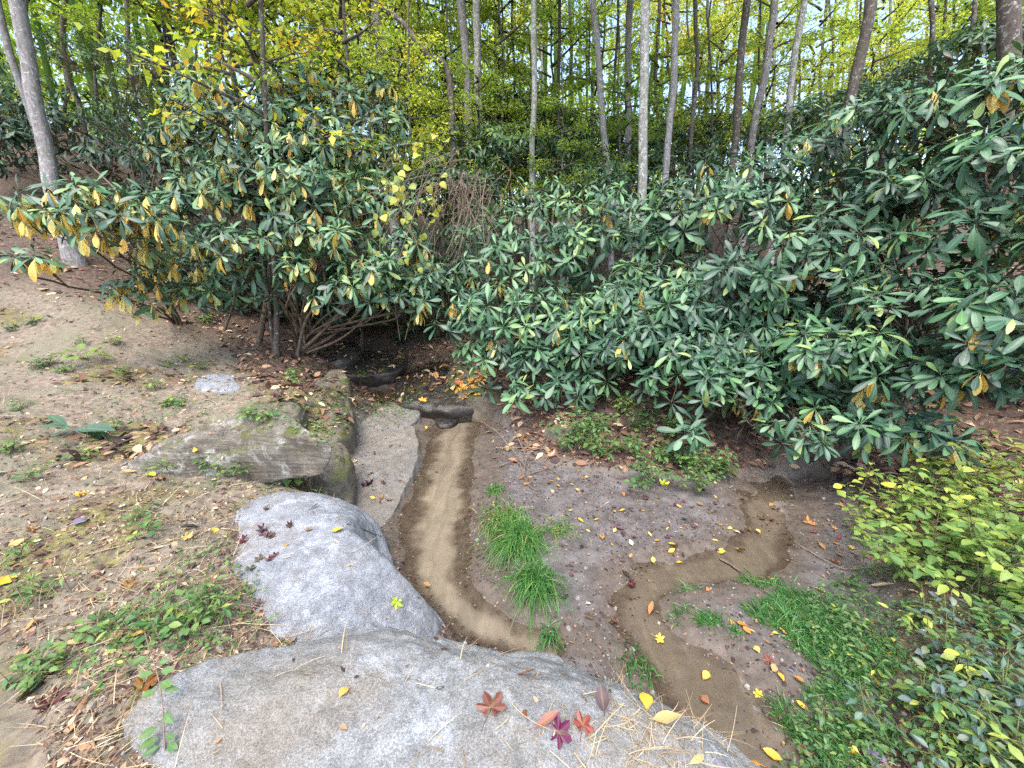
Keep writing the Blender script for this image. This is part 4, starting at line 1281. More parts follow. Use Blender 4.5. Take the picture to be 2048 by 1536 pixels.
# low green cover on the bank
g = Geo()
x, y = sample_floor(3200, .85, 9)
k = (x < .2) & (gmask(gm, x, y) < .1) & (fbm(xyz(x, y, 1.4, 3.0), 3) > np.where(y < 2.6, .2, .0))
x, y = x[k], y[k]
z, nn, rk = on_rock(x, y)
x, y, z = x[~rk], y[~rk], z[~rk]
for i in range(len(x)):
    n = rng.integers(5, 14)
    P = np.array([x[i], y[i], z[i]]) + rng.normal(0, .035, (n, 3)) * [1, 1, .3] + [0, 0, .02]
    a = rng.uniform(0, 2 * pi, n)
    d = np.stack([np.cos(a), np.sin(a), rng.uniform(-.1, .6, n)], -1)
    scatter(g, OV + LAN, d, np.array([[0, 0, 1.0]]) + rdir(n) * .4, P, rng.uniform(.012, .035, n), np.clip(rng.normal(.55, .2, n), 0, 1))
x, y = sample_floor(6000, .85, 7)
k = (x < .1) & (gmask(gm, x, y) < .1) & (fbm(xyz(x, y, 1.8, 8.0), 3) > .0)
x, y = x[k], y[k]; z = gzat(x, y); n = len(x)
d = rdir(n); d[:, 2] = np.abs(d[:, 2]) + .5
ribbons(g, np.stack([x, y, z], -1), d, rdir(n), rng.uniform(.03, .11, n), rng.uniform(.002, .005, n), rdir(n) * .5, rng.uniform(.3, 1, n), 5, .3)
o = g.build('ground_cover', M['weed'])
tag(o, 'tiny green weeds and grass sprouting on the bank', 'weeds', kind='stuff')


def in_poly_px(poly, n):
    P = np.array(poly, float)
    lo, hi = P.min(0), P.max(0)
    X = rng.uniform(lo[0], hi[0], n * 3); Y = rng.uniform(lo[1], hi[1], n * 3)
    k = poly_sd(X, Y, np.c_[P, np.zeros(len(P))]) > 0
    return X[k][:n], Y[k][:n]


# wet grass patch and creeping cover at the right of the creek
g = Geo()
world_poly = np.array([at(px, py, -.43) for px, py in [(1330, 1260), (1370, 1170), (1480, 1125), (1680, 1200), (1790, 1290), (1900, 1400), (2100, 1600), (1900, 1900), (1560, 1560), (1500, 1360)]])
lo, hi = world_poly.min(0), world_poly.max(0)
x = rng.uniform(lo[0], hi[0], 34000); y = rng.uniform(lo[1], hi[1], 34000)
k = rng.random(len(x)) < sstep(-.02, .22, poly_sd(x, y, world_poly) + .10 * fbm(xyz(x, y, 4.0), 3))
k &= fbm(xyz(x, y, 3.1, 2.0), 3) > -.18
x, y = x[k], y[k]; z = np.maximum(gzat(x, y), WATER_Z - .02); n = len(x)
flow = np.array([-.5, .55, 0])
d = rdir(n) * .8 + flow * .5; d[:, 2] = np.abs(d[:, 2]) * .5 + .18
ribbons(g, np.stack([x, y, z], -1), d, rdir(n), rng.uniform(.025, .10, n), rng.uniform(.0025, .005, n), rdir(n) * .4, np.clip(rng.normal(.42, .25, n), 0, 1), 5, .35)
o = g.build('grass', M['grass'])
tag(o, 'low wet grass covering the flat beside the muddy creek', 'grass', kind='stuff')
g = Geo()
x = rng.uniform(.9, 3.6, 26000); y = rng.uniform(.5, 3.2, 26000)
wp2 = np.array([at(px, py, -.4) for px, py in [(1600, 1190), (1740, 1130), (1850, 1100), (2300, 1100), (2500, 1700), (1500, 1900), (1560, 1500), (1640, 1330)]])
k = (poly_sd(x, y, wp2) > 0) & (fbm(xyz(x, y, 2.6, 6.0), 3) > -.3)
x, y = x[k], y[k]; z = gzat(x, y)
n = len(x)
P = np.stack([x, y, z + rng.uniform(.01, .09, n)], -1)
a = rng.uniform(0, 2 * pi, n)
scatter(g, OV + LAN, np.stack([np.cos(a), np.sin(a), rng.uniform(-.2, .4, n)], -1), np.array([[0, 0, 1.0]]) + rdir(n) * .4, P, rng.uniform(.010, .036, n), np.clip(rng.normal(.38, .24, n), 0, .98))
o = g.build('ground_cover', M['weed'])
tag(o, 'small leaved creeping plants under the bushes beside the wet grass', 'ground cover', kind='stuff')
# matted cover on the small shelf, moss sprigs round the mossy stones
g = Geo()
for (cx, cy, sx, sy, n) in [(780, 815, 42, 18, 500), (660, 800, 40, 30, 350), (640, 850, 40, 25, 260), (940, 770, 30, 20, 160)]:
    for px, py in zip(rng.normal(cx, sx, n), rng.normal(cy, sy, n)):
        h, nr = pick(px, py)
        if h[2] < -.42 or h[1] > 7: continue
        a = rng.uniform(0, 2 * pi)
        scatter(g, LAN + OV, np.array([[cos(a), sin(a), .5]]), np.array([nr]) + rdir(1) * .4, np.array([h + [0, 0, .012]]), np.array([rng.uniform(.015, .04)]), np.array([np.clip(rng.normal(.6, .2), 0, 1)]))
o = g.build('ground_cover', M['weed'])
tag(o, 'matted green sprigs on the stones around the pool', 'ground cover', kind='stuff')


# grass clumps: each one a thing
def clump(px, py, n, L, spread, label, tint=.45, group=None, droop=.75, wd=.006):
    h, nr = pick(px, py)
    loc = np.array([h[0], h[1], max(h[2], WATER_Z)])
    P = rng.normal(0, spread, (n, 3)) * [1, 1.2, 0]
    d = np.stack([P[:, 0] * 2 + rng.normal(0, .35, n), P[:, 1] * 2 + rng.normal(-.25, .35, n), rng.uniform(.5, 1.1, n)], -1)
    g = Geo()
    ribbons(g, P, d, rdir(n), L * rng.uniform(.5, 1.15, n), wd * rng.uniform(.6, 1.2, n), rdir(n) * .2 + [0, -.25, 0], np.clip(rng.normal(tint, .2, n), 0, 1), 8, droop)
    o = g.build('grass_clump', M['grass'])
    o.location = loc
    return tag(o, label, 'grass', group)


clump(1040, 1085, 620, .36, .06, 'bright green long bladed grass clump drooping over the muddy spit', .6)
clump(1070, 1170, 420, .30, .045, 'smaller green clump at the water end of the muddy spit', .55)
clump(1010, 1040, 420, .20, .075, 'short yellowing grass tuft at the head of the muddy spit', .75)
clump(1120, 1060, 160, .13, .06, 'sparse pale grass tuft beside the leaf strewn mud', .8)
clump(990, 980, 120, .10, .04, 'little grey green tuft at the creek edge', .6)
clump(1100, 1275, 60, .20, .02, 'few long blades trailing in the water by the big boulder', .5)
clump(1270, 1330, 150, .08, .05, 'grass tuft pressed against the big boulder and creek bend', .4)


# leafy herbs
def herb(name, label, cat, p, nst, h, L, tpls, mat, tint=.5, spread=.1, lean=(0, 0), group=None, pairs=7, rosette=False, sm='green_stem', lsd=.18, start=.2):
    root = empty(name, p, label, cat, group)
    g, gs = Geo(), Geo()
    for s in range(nst):
        b = rng.normal(0, spread * .35, 3) * [1, 1, 0]
        hh = h * rng.uniform(.6, 1.15)
        top = b + np.array([rng.normal(lean[0], spread), rng.normal(lean[1], spread), hh])
        if not rosette:
            cv = bez(b, b + [0, 0, hh * .4], top - [0, 0, hh * .15], top, 9)
            gs.add(*_t(cv, np.linspace(.0035, .0012, 9), 5))
            k = pairs * 2
            t = np.sort(rng.uniform(start, 1.0, k))
            P = np.stack([np.interp(t, np.linspace(0, 1, 9), cv[:, i]) for i in range(3)], -1)
        else:
            k = pairs
            P = np.repeat(b[None] + [0, 0, hh * .6], k, 0)
        a = np.arange(k) * 2.4 + rng.uniform(0, 6) + rng.normal(0, .3, k)
        d = np.stack([np.cos(a), np.sin(a), rng.uniform(-.25, .35, k) - (.1 if rosette else 0)], -1)
        pet = rng.uniform(.2, .9, k) * L * (.15 if rosette else 1)
        Q = P + d * pet[:, None]
        if not rosette:
            for i in range(k): gs.add(*_t(np.array([P[i], Q[i]]), np.array([.0012, .0008]), 3))
        ll = L * rng.uniform(.55, 1.2, k)
        scatter(g, tpls, d + rdir(k) * .2, np.array([[0, -.1, 1.0]]) + rdir(k) * .35, Q, ll, np.clip(rng.normal(tint, lsd, k), 0, 1))
    if gs.n: gs.build('stem', M[sm], root)
    g.build('leaves', M[mat], root)
    return root


G1 = 'yellow green herbs under the big rhododendron'
for px, py in [(1760, 1020), (1810, 1050), (1870, 1060), (1930, 1070), (2000, 1080), (2060, 1060), (1800, 980), (1860, 990), (1930, 990), (2000, 990), (2060, 980), (1840, 930), (1920, 920), (2000, 920), (1785, 1090), (1850, 1120), (1960, 1140), (2040, 1140)]:
    h, nr = pick(px, py + 60)
    herb('herb', 'thin stemmed yellow green herb under the huge blue green rhododendron', 'plant', h, 5, .46, .068, OV, 'jewel', .4 + rng.normal(0, .15), .2, (-.03, -.03), G1, pairs=9, lsd=.22)
G2 = 'pointed leaved herbs at the grass edge'
for px, py in [(1830, 1200), (1900, 1210), (1980, 1230), (2050, 1250), (1870, 1290), (1950, 1320), (2030, 1350), (1930, 1400), (2010, 1440), (2070, 1480), (1850, 1360), (1780, 1440), (1960, 1260), (1890, 1330), (2000, 1390), (1980, 1190), (2060, 1190), (1920, 1250), (1860, 1420), (1960, 1470)]:
    h, nr = pick(px, py + 60)
    herb('herb', 'pointed leaved herb between the wet grass and yellow green herbs', 'plant', h, 3, .18, .052, LAN + OV, 'bluegreen' if px % 3 else 'weed', .65 + rng.normal(0, .15), .10, (0, -.02), G2, pairs=6)
for px, py, mt in [(1790, 1400, 'weed'), (1730, 1330, 'weed'), (1650, 1440, 'weed'), (1740, 1500, 'weed'), (1690, 1250, 'weed'), (1850, 1500, 'jewel'), (1990, 1540, 'jewel'), (1920, 1530, 'jewel')]:
    h, nr = pick(px, py)
    herb('herb', 'fresh green sprig standing in the wet grass' if mt == 'weed' else 'yellow leaved sprig low among the wet grass edge', 'plant', h, 2, .10, .05, LAN, mt, .6, .05, (0, 0), 'green sprigs in the wet grass' if mt == 'weed' else 'yellow sprigs at the grass edge', pairs=4)
G3 = 'leafy herbs on the little bank'
for px, py in [(1140, 890), (1190, 910), (1250, 900), (1310, 910), (1370, 930), (1420, 940), (1210, 850), (1270, 850), (1340, 870), (1170, 860), (1300, 960), (1380, 970), (1240, 815)]:
    h, nr = pick(px, py + 10)
    herb('herb', 'leafy dull green herb on the bank under the overhanging rhododendron', 'plant', h, 6, .26, .062, OV, 'weed', .52 + rng.normal(0, .1), .14, (0, -.05), G3, pairs=8)
h, _ = pick(150, 880)
herb('broadleaf_plant', 'broad leaved blue green plant alone on the grassy bank', 'plant', h, 1, .14, .27, [RH[0], RH[2], OV[0]], 'bluegreen', .62, .02, pairs=7, rosette=True, lsd=.08)
h, _ = pick(180, 725)
herb('weed', 'yellow green big leaved weed on the upper bank', 'plant', h, 2, .16, .14, OV, 'jewel', .35, .05, pairs=4, lsd=.08)
GW = 'small weeds dotting the bank'
for px, py in [(70, 740), (100, 730), (130, 745), (160, 690), (230, 690), (340, 735), (370, 725), (400, 740), (30, 660), (60, 650), (350, 810), (355, 815), (40, 820), (500, 838), (540, 838), (90, 1195), (60, 1190), (300, 1060), (270, 1040), (425, 1200), (420, 1240), (290, 1250), (340, 1260), (100, 1340), (80, 1360),
               (420, 935), (450, 948), (330, 940), (480, 945), (590, 965), (720, 760), (580, 770), (590, 755), (420, 640), (410, 650), (30, 1120), (200, 1270), (380, 1250), (60, 960), (20, 900), (170, 920), (230, 860), (310, 780), (250, 750)]:
    h, nr = pick(px, py)
    herb('weed', 'small green weed sprouting from the sandy bank', 'plant', h, rng.integers(3, 6), .07 * (1 + h[1] * .12), .038 * (1 + h[1] * .10), OV if rng.random() < .6 else LAN, 'weed', .6, .05, (0, 0), GW, pairs=4)
h, _ = pick(596, 965)
herb('seedling', 'bright green seedling in the dark hollow below the ledge', 'plant', h, 2, .09, .075, HEART, 'jewel', .12, .04, pairs=3, lsd=.05)
h, _ = pick(790, 1208)
# the seedling in front of the boulder
root = empty('seedling', pick(330, 1500)[0], 'green seedling with oval leaves leaning across the big boulder edge', 'plant')
base = np.array(root.location)
A_, B_ = base, atd(292, 1275, base[1] + .22)
cv = smooth_line([base, base * .5 + B_ * .5 + np.array([.02, 0, .02]), B_], 14)
g = Geo(); g.add(*_t(cv, np.linspace(.0028, .0012, 14), 5)); rebase(g.build('stem', M['twig'], root), base)
g = Geo()
for i, sgn in [(6, 1), (6, -1), (7, 1), (8, 1), (8, -1), (9, 1), (4, 1), (3, -1), (2, 1), (2, -1), (10, -1), (1, 1), (1, -1)]:
    d = np.array([[sgn * .9 + .2, -.35 + rng.normal(0, .3), .15]])
    l_ = np.array([rng.uniform(.03, .052)])
    scatter(g, OV, d, np.array([[0, -.5, 1.0]]) + rdir(1) * .25, cv[i][None] + d * .012, l_, np.array([rng.uniform(.45, .7)]))
rebase(g.build('leaves', M['weed'], root), base)
GS = 'dry stalks standing on the bank'
for px, py, dx, hh in [(140, 1180, -.10, .42), (100, 1290, -.16, .36), (425, 1140, -.02, .34), (330, 1300, -.10, .30), (540, 940, .05, .22), (410, 960, .06, .2), (470, 960, -.06, .2), (180, 890, -.02, .42), (60, 940, -.05, .4), (30, 1380, -.1, .3), (540, 740, -.25, .45), (250, 980, .1, .25), (290, 850, .1, .3), (600, 840, .25, .3)]:
    h, _ = pick(px, py)
    g = Geo()
    t = h * 0 + [dx, rng.normal(0, .06), hh]
    g.add(*_t(bez(h * 0, np.array([dx * .2, 0, hh * .4]), t * .8, t, 8), np.linspace(.0022, .0008, 8), 4))
    for j in range(3):
        q = t * rng.uniform(.5, .95)
        g.add(*_t(np.array([q, q + rng.normal(0, .04, 3) + [0, 0, .05]]), np.array([.0009, .0005]), 3))
    o = g.build('dry_stalk', M['twig']); o.location = h
    tag(o, 'thin dry grass stalk standing up from the bank', 'stalk', GS)


# sticks
def stick(pl, r, label, group=None, mat='twig', name='stick'):
    pl = np.array(pl, float)
    loc = pl[0].copy()
    g = Geo()
    P = smooth_line(pl - loc, 12) + fbm(smooth_line(pl, 12) * 9, 2)[:, None] * r * 1.2
    g.add(*_t(P, np.linspace(r, r * .5, 12), 6))
    o = g.build(name, M[mat]); o.location = loc
    return tag(o, label, 'stick', group)


up = np.array([0, 0, 1.0])
def pk(*pts): return [pick(px, py)[0] + up * h for px, py, h in pts]
stick(pk((694, 1050, .006), (730, 1062, .006), (790, 1086, .012)), .0035, 'thin dark twig lying across the smooth grey slab', mat='stem')
GT = 'dead sticks heaped at the creek margin'
for pts in [((960, 850, .05), (1000, 890, .12), (1060, 950, .03)), ((990, 900, .02), (1040, 905, .06), (1100, 908, .05)), ((1010, 840, .1), (1040, 900, .08), (1060, 945, .02)), ((1050, 955, .02), (1100, 940, .03), (1150, 920, .04)),
            ((1040, 930, .01), (1055, 970, .01), (1075, 985, .01)), ((970, 870, .03), (1010, 860, .05), (1030, 830, .1)), ((1000, 935, .02), (1060, 925, .06), (1120, 955, .02)), ((1030, 880, .1), (1050, 920, .05), (1045, 960, .01))]:
    stick(pk(*pts), rng.uniform(.004, .008), 'dead brown stick heaped where the leafy bank meets the creek', GT)
stick(pk((1176, 860, .15), (1183, 900, .08), (1188, 935, .01)), .008, 'pale forked stick leaning upright against the leafy bank')
stick(pk((1440, 1120, .01), (1480, 1150, .02), (1530, 1180, .01)), .009, 'reddish brown stick at the bend of the muddy creek', mat='stem')
stick(pk((1600, 1095, .01), (1680, 1140, .02), (1760, 1135, .01)), .005, 'thin pale stick in the leaves near the wet grass')
stick([atd(490, 310, 8.0), atd(180, 330, 7.0), atd(270, 410, 5.5), atd(330, 440, 5.3)][1:], .012, 'slim bare pole slanting down by the thick leaning trunk', mat='stem')

# vine with heart shaped leaves and the dead tangle
root = empty('vine', gb(800, 700, 5.7), 'climbing vine with yellow heart shaped leaves over the rhododendron edge', 'vine')
base = np.array(root.location)
g, gs = Geo(), Geo()
for pl in [[(800, 680, 5.7), (790, 560, 5.4), (830, 420, 5.35), (860, 290, 5.6)], [(810, 680, 5.7), (840, 520, 5.4), (790, 380, 5.4), (850, 330, 5.5), (900, 280, 5.8)], [(790, 600, 5.6), (760, 480, 5.4), (820, 350, 5.4)], [(800, 620, 5.6), (870, 450, 5.35), (850, 380, 5.4)]]:
    cv = smooth_line([atd(*q) for q in pl], 30)
    gs.add(*_t(cv, np.linspace(.008, .003, 30), 5))
    n = 24
    P = cv[rng.integers(6, 30, n)] + rng.normal(0, .11, (n, 3)) * [1, .5, 1]
    d = rdir(n) * .8 + np.array([0, -.2, -.6])
    scatter(g, HEART, d, np.array([[0, -.8, .7]]) + rdir(n) * .5, P, rng.uniform(.05, .115, n), np.clip(rng.normal(.3, .25, n), 0, 1))
rebase(gs.build('stem', M['twig'], root), base)
rebase(g.build('leaves', M['vine'], root), base)
g = Geo()
for i in range(85):
    x0, y0 = rng.normal(935, 38), rng.normal(365, 26)
    x1, y1 = x0 + rng.normal(-30, 55), y0 + rng.uniform(20, 210)
    ya, yb = 5.5 + rng.normal(0, .18), 5.4 + rng.normal(0, .15)
    p0, p3 = atd(x0, y0, ya), atd(x1, y1, yb)
    g.add(*_t(bez(p0, p0 + rng.normal(0, .22, 3) + [0, 0, .1], p3 + rng.normal(0, .2, 3), p3, 9), rng.uniform(.002, .0045), 4))
loc = gb(930, 600, 5.6)
o = g.build('vine_tangle', M['twig']); rebase(o, loc); o.location = loc
tag(o, 'grey brown tangle of dead vines hanging over the bushes', 'dead vines')

# ------------------------------------------------------------------ fallen leaves one can count
def maple_mesh(name, lobes=5, curl=.12):
    out = []
    m = lobes * 4
    for i in range(m):
        a = -pi * .82 + i / (m - 1) * 2 * pi * .82
        ph = (i % 4) / 4
        r = [1.0, .80, .52, .78][i % 4] * (1 - .28 * abs(a) / pi) if i % 4 else .98 * (1 - .3 * abs(a) / pi)
        out.append((cos(a) * r * .55 + .3, sin(a) * r * .6, curl * (.5 * sin(i * 1.7) + r * r * .6)))
    out.append((0, 0, 0))
    V = np.array([(.3, 0, 0)] + out)
    k = len(out)
    Q = [(0, 1 + i, 1 + (i + 1) % k, 1 + (i + 2) % k) for i in range(0, k - 1, 2)]
    if k % 2: Q.append((0, k, 1, 1 + 0))
    Q = [q for q in Q if len(set(q)) == 4]
    me = D.meshes.new(name)
    # stalk
    sv, sq, su = tube(np.array([(0, 0, .0), (-.25, .03, .02), (-.5, .02, .04)]), .012, 4)
    fill_mesh(me, np.vstack([V, sv]), np.vstack([np.array(Q), sq + len(V)]), np.zeros(len(Q) + len(sq)), np.vstack([np.c_[V[:, 1] * 2, V[:, 0]], np.ones((len(sv), 2))]), False)
    me.materials.append(M['fallen'])
    return me


def tpl_mesh(name, t):
    me = D.meshes.new(name)
    V, Q, UV = t
    sv, sq, su = tube(np.array([(0, 0, .0), (-.12, .02, .01), (-.22, .01, .03)]), .012, 4)
    fill_mesh(me, np.vstack([V - [.0, 0, 0], sv]), np.vstack([Q, sq + len(V)]), np.zeros(len(Q) + len(sq)), np.vstack([UV, np.ones((len(sv), 2))]))
    me.materials.append(M['fallen'])
    return me


FM = {'ov': [tpl_mesh('oval_leaf', leaf_tpl([.1, .7, 1, .92, .6, .06], w, f, d_, .12, t)) for w, f, d_, t in ((.6, .35, -.3, .35), (.5, -.35, .4, -.45), (.7, .55, .2, .3), (.55, .6, -.1, .5))],
      'lan': [tpl_mesh('long_leaf', leaf_tpl([.06, .5, .9, 1, .7, .05], w, f, d_, .1, t)) for w, f, d_, t in ((.3, .4, -.2, .3), (.26, -.3, .3, -.2))],
      'maple': [maple_mesh('lobed_leaf', 5, c_) for c_ in (.12, .3)]}
CY, CO, CR, CM, CT, CK, CB, CG, CPU = (.62, .41, .05), (.46, .21, .05), (.18, .05, .032), (.085, .024, .028), (.45, .31, .15), (.06, .035, .035), (.24, .12, .06), (.35, .40, .05), (.23, .21, .27)


def leaf(px, py, kind, size, col, label=None, group=None, tilt=.25, hit=None, lift=.006):
    h, nr = hit if hit is not None else pick(px, py)
    h = np.array([h[0], h[1], max(h[2], WATER_Z)]) + np.array(nr) * lift
    me = FM[kind][rng.integers(len(FM[kind]))]
    o = D.objects.new({'ov': 'fallen_leaf', 'lan': 'fallen_leaf', 'maple': 'maple_leaf'}[kind], me)
    COL.objects.link(o)
    d = rdir(1); d[0, 2] *= .1
    m = frames(d, np.array([nr]) + rdir(1) * tilt, np.array([size]))[0]
    from mathutils import Matrix
    mm = Matrix([list(m[0]) + [h[0] - m[0, 0] * .4], list(m[1]) + [h[1] - m[1, 0] * .4], list(m[2]) + [h[2] - m[2, 0] * .4], [0, 0, 0, 1]])
    o.matrix_world = mm
    c_ = np.clip(np.array(col) * rng.uniform(.85, 1.15) + rng.normal(0, .015, 3), .01, .9)
    o.color = (*c_, 1)
    return tag(o, label, 'leaf', group)


for a_ in [
    (672, 1063, 'ov', .06, CY, 'golden leaf near the tip of the dark twig on the grey slab'), (570, 1092, 'lan', .075, CO, 'curled orange yellow leaf at the soil edge of the grey slab'),
    (695, 1130, 'lan', .06, CY, 'golden leaf in the middle of the bare grey slab'), (853, 1178, 'ov', .05, CO, 'orange leaf at the water edge of the grey slab'), (791, 1208, 'maple', .075, CG, 'lime green lobed leaf on the grey slab'),
    (512, 997, 'lan', .09, CB, 'rust brown curled leaf at the top of the grey slab'), (430, 1062, 'ov', .05, CY, 'small yellow leaf where soil covers the grey slab'), (378, 1055, 'ov', .09, CPU, 'lilac grey upturned leaf in the sandy soil'),
    (503, 1052, 'lan', .07, CT, 'pale tan leaf beside the dark leaf scraps on the slab'), (688, 1386, 'ov', .045, (.50, .33, .10), 'single tan oval leaf on the bare big boulder'),
    (985, 1412, 'maple', .10, (.16, .062, .04), 'large russet maple leaf lying flat on the big boulder'), (1046, 1352, 'lan', .07, CB, 'narrow russet leaf at the edge of the boulder straw'), (1048, 1422, 'lan', .06, CR, 'folded crimson leaf beside the russet maple leaf'),
    (1290, 1404, 'ov', .065, CY, 'clear yellow leaf on the boulder straw'), (1325, 1445, 'ov', .08, CT, 'tan leaf below the clear yellow one on the boulder'), (1205, 1408, 'ov', .07, CM, 'dark maroon leaf on the boulder straw'),
    (1120, 1468, 'maple', .085, CM, 'pitted maroon maple leaf on the boulder'), (1165, 1450, 'maple', .075, (.19, .055, .03), 'shiny red orange maple leaf on the boulder straw'), (1085, 1448, 'lan', .085, CB, 'long brown leaf next to the pitted maroon leaf'),
    (1366, 1425, 'lan', .06, CM, 'purple brown leaf at the boulder rim'), (1390, 1520, 'lan', .08, CT, 'pale buff leaf at the foot of the boulder straw'), (1502, 1522, 'ov', .07, CO, 'orange leaf at the far corner of the big boulder'),
    (1550, 1518, 'ov', .06, CY, 'round yellow leaf at the boulder corner'), (1440, 1525, 'ov', .085, CPU, 'greyish lilac leaf at the boulder corner'),
    (296, 1372, 'maple', .085, CR, 'rusty red crumpled leaf against the big boulder side'), (112, 1408, 'maple', .10, CM, 'big maroon leaf in the dry grass'), (165, 1412, 'lan', .09, CB, 'brown leaf beside the big maroon one'),
    (272, 1275, 'lan', .085, (.5, .36, .08), 'mustard leaf standing on edge in the grass'), (60, 1390, 'ov', .09, CK, 'black wet leaf in the dry grass'), (15, 1165, 'ov', .085, CY, 'yellow leaf at the very edge of the sandy bank'), (22, 1124, 'ov', .06, CY, 'little yellow leaf uphill of the edge one'),
    (30, 1090, 'ov', .06, CO, 'orange tinted leaf on a dark leaf'), (160, 992, 'maple', .08, CY, 'yellow lobed leaf on green weeds'), (160, 1046, 'ov', .085, CPU, 'bluish grey leaf amid moss on the bank'), (282, 1132, 'ov', .045, CY, 'tiny yellow leaf on bare sand'),
    (300, 952, 'ov', .085, CY, 'yellow leaf resting against the low end of the ledge'), (322, 960, 'maple', .07, CR, 'scarlet leaf under the low end of the ledge'), (264, 944, 'lan', .08, CO, 'orange leaf by the low end of the ledge'), (236, 916, 'ov', .055, CY, 'small yellow leaf uphill of the ledge end'),
    (392, 898, 'ov', .07, CY, 'bright yellow leaf stuck on the ledge face'), (485, 665, 'lan', .12, CT, 'pale fallen leaf near the bare stems'), (872, 945, 'lan', .07, CB, 'brown leaf sunk in the sandy creek'), (848, 765, 'ov', .11, CY, 'yellow leaf upright on the wet boulder face'),
    (846, 800, 'maple', .12, (.75, .36, .03), 'star shaped orange leaf at the foot of the wet boulder'), (858, 735, 'ov', .10, CY, 'yellow leaf topmost on the wet boulder'), (735, 970, 'maple', .12, CM, 'dark purple leaf on the pale silt shelf'), (747, 998, 'ov', .05, CY, 'yellow leaf at the tip of the silt shelf'),
    (852, 855, 'ov', .055, CY, 'yellow leaf at the head of the sandy channel'), (1327, 968, 'maple', .10, (.62, .62, .05), 'lemon yellow leaf standing by the little bank'), (1430, 820, 'lan', .14, CY, 'yellow leaf stuck among low rhododendron whorls'),
    (1320, 1283, 'maple', .06, CY, 'yellow leaf with a long stalk in the creek bend'), (1412, 1355, 'ov', .05, CY, 'round yellow leaf floating in brown water'), (1515, 1388, 'maple', .045, CY, 'ragged yellow leaf floating near the boulder corner'), (1410, 1405, 'ov', .05, CB, 'brown leaf drowned in the creek'),
    (1300, 1226, 'lan', .10, (.48, .22, .07), 'long orange brown leaf across the creek bend'), (1755, 1175, 'lan', .13, (.5, .44, .3), 'long pale leaf at the grass edge'), (1725, 1300, 'ov', .075, CT, 'large tan leaf lying on the wet grass'), (1800, 1265, 'ov', .06, CR, 'red leaf at the edge of the wet grass'),
    (1535, 1320, 'maple', .06, CR, 'crimson leaf in the wet grass'), (1585, 1340, 'ov', .06, CPU, 'blue black leaf in the wet grass'), (1548, 1338, 'ov', .055, CT, 'buff leaf near the crimson one'), (1512, 1300, 'ov', .05, (.6, .4, .12), 'tan yellow leaf at the grass border'),
    (1640, 1182, 'ov', .065, (.6, .36, .15), 'peach coloured leaf at the top of the wet grass'), (1705, 1440, 'ov', .075, CT, 'creamy tan leaf at the lower wet grass'), (1610, 1505, 'maple', .06, CR, 'dull red leaf by the lower wet grass'), (1755, 1525, 'ov', .09, CPU, 'lavender grey leaf at the bottom of the grass'),
]:
    leaf(*a_, lift=.01 if a_[3] > .07 else .006)
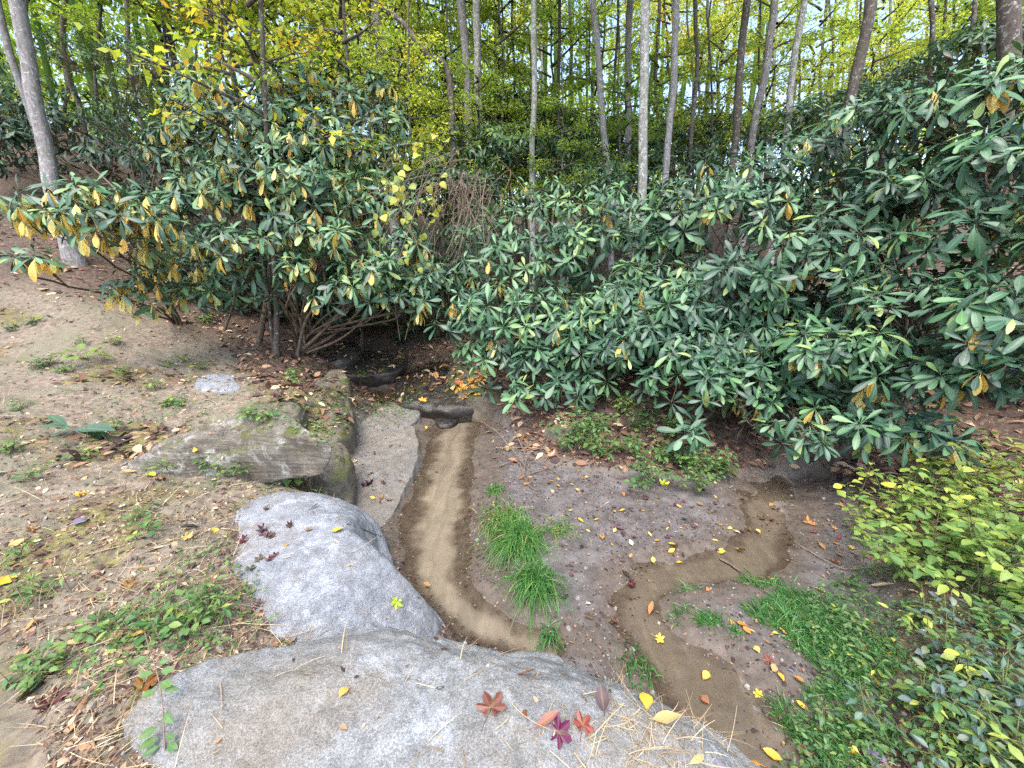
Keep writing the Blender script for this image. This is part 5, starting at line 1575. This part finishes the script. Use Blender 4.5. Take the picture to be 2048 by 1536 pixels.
for cnt, area, kinds, size, cols, label, group in [
    (48, [(1060, 960), (1200, 945), (1480, 960), (1560, 1020), (1500, 1110), (1300, 1130), (1180, 1110), (1120, 1020)], ['ov', 'ov', 'lan'], (.03, .055), [CY, CY, (.75, .55, .12), CO], 'small yellow leaf on the open damp mud between creek arms', 'yellow leaves on the mud flat'),
    (12, [(1060, 960), (1200, 945), (1480, 960), (1560, 1020), (1500, 1110), (1300, 1130), (1200, 1260), (1120, 1200), (1120, 1020)], ['ov', 'lan'], (.025, .05), [(.55, .45, .32), (.45, .36, .26)], 'little pale buff leaf on the open damp mud between creek arms', 'pale leaves on the mud flat'),
    (60, [(1060, 960), (1200, 945), (1480, 960), (1560, 1020), (1500, 1110), (1300, 1130), (1220, 1270), (1130, 1230), (1120, 1020)], ['maple', 'ov'], (.035, .065), [CK, CM, (.09, .05, .04)], 'crumpled blackish leaf on the open damp mud between creek arms', 'dark leaves on the mud flat'),
    (60, [(800, 750), (850, 735), (920, 720), (980, 750), (985, 785), (930, 800), (860, 790)], ['lan', 'ov'], (.09, .15), [(.62, .30, .06), (.55, .27, .09), CO, CB, (.66, .48, .24)], 'orange brown leaf heaped on the dark wet boulder', 'leaves on the wet boulder'),
    (22, [(915, 765), (970, 755), (985, 785), (930, 800)], ['ov', 'maple'], (.08, .13), [(.42, .08, .04), (.75, .48, .06), (.7, .3, .05)], 'vivid red to yellow leaf at the front of the wet boulder', 'vivid leaves on the wet boulder'),
    (28, [(1400, 1180), (1560, 1150), (1750, 1250), (1880, 1420), (1700, 1520), (1560, 1400)], ['ov', 'lan'], (.03, .055), [CY, CY, CO], 'yellow or orange leaf caught in the low wet grass', 'leaves in the wet grass'),
    (20, [(1590, 1000), (1700, 1000), (1760, 1130), (1620, 1130)], ['ov', 'lan', 'maple'], (.035, .07), [CO, CB, CY, CR], 'autumn leaf between the far creek arm and yellow green herbs', 'leaves by the herbs'),
    (14, [(700, 900), (820, 860), (825, 930), (770, 1020), (700, 980)], ['ov', 'lan', 'maple'], (.03, .07), [CB, CT, CM, CO], 'dull leaf scattered on the pale silt shelf', 'leaves on the silt shelf'),
    (26, [(0, 1000), (200, 950), (430, 1010), (420, 1200), (200, 1400), (0, 1450)], ['ov', 'lan', 'maple'], (.04, .075), [CB, CT, CM, CK, (.4, .2, .1)], 'withered brown leaf on the straw strewn sandy bank', 'withered leaves on the bank'),
    (16, [(480, 1000), (640, 1000), (640, 1060), (560, 1080), (520, 1200), (560, 1250), (470, 1200)], ['maple', 'lan'], (.04, .07), [CM, CK, CB], 'dark purple leaf scrap on the soil edge of the grey slab', 'dark scraps on the slab'),
    (22, [(960, 820), (1050, 850), (1100, 900), (1080, 980), (1000, 950), (950, 850)], ['lan', 'ov'], (.06, .11), [CB, (.4, .2, .1), CT, CO], 'brown leaf among the heaped sticks at the creek margin', 'leaves among the sticks'),
]:
    X, Y = in_poly_px(area, cnt)
    for px, py in zip(X, Y):
        leaf(px, py, kinds[rng.integers(len(kinds))], rng.uniform(*size), cols[rng.integers(len(cols))], label, group, tilt=.3, lift=.01)
# ------------------------------------------------------------------ light
SUN_EL, SUN_AZ = radians(62), radians(-165)      # azimuth measured clockwise from +Y: behind the camera, to its left
w = D.worlds.new('World')
S.world = w
w.use_nodes = True
wn = w.node_tree
sky = wn.nodes.new('ShaderNodeTexSky')
sky.sky_type = 'NISHITA'
sky.sun_disc = False
sky.sun_elevation = SUN_EL
sky.sun_rotation = SUN_AZ
sky.air_density = 1.0
sky.dust_density = 3.5
sky.ozone_density = 1.0
bg = wn.nodes['Background']
wn.links.new(sky.outputs[0], bg.inputs['Color'])
bg.inputs['Strength'].default_value = .15
ld = D.lights.new('sun', 'SUN')
ld.energy = .7
ld.angle = radians(40)
ld.color = (1.0, .97, .92)
sun = D.objects.new('sun', ld)
COL.objects.link(sun)
sdir = np.array([sin(SUN_AZ) * cos(SUN_EL), cos(SUN_AZ) * cos(SUN_EL), sin(SUN_EL)])
sun.rotation_euler = Vector(-sdir).to_track_quat('-Z', 'Y').to_euler()
S.view_settings.view_transform = 'Standard'
S.view_settings.look = 'None'
S.view_settings.exposure = 2.05
S.view_settings.gamma = 1.0
c = S.cycles
c.max_bounces = 6
c.diffuse_bounces = 3
c.glossy_bounces = 2
c.transmission_bounces = 3
c.transparent_max_bounces = 6
c.use_adaptive_sampling = True
c.adaptive_threshold = .02
c.caustics_reflective = False
c.caustics_refractive = False

c.adaptive_threshold = .01
c.use_denoising = False
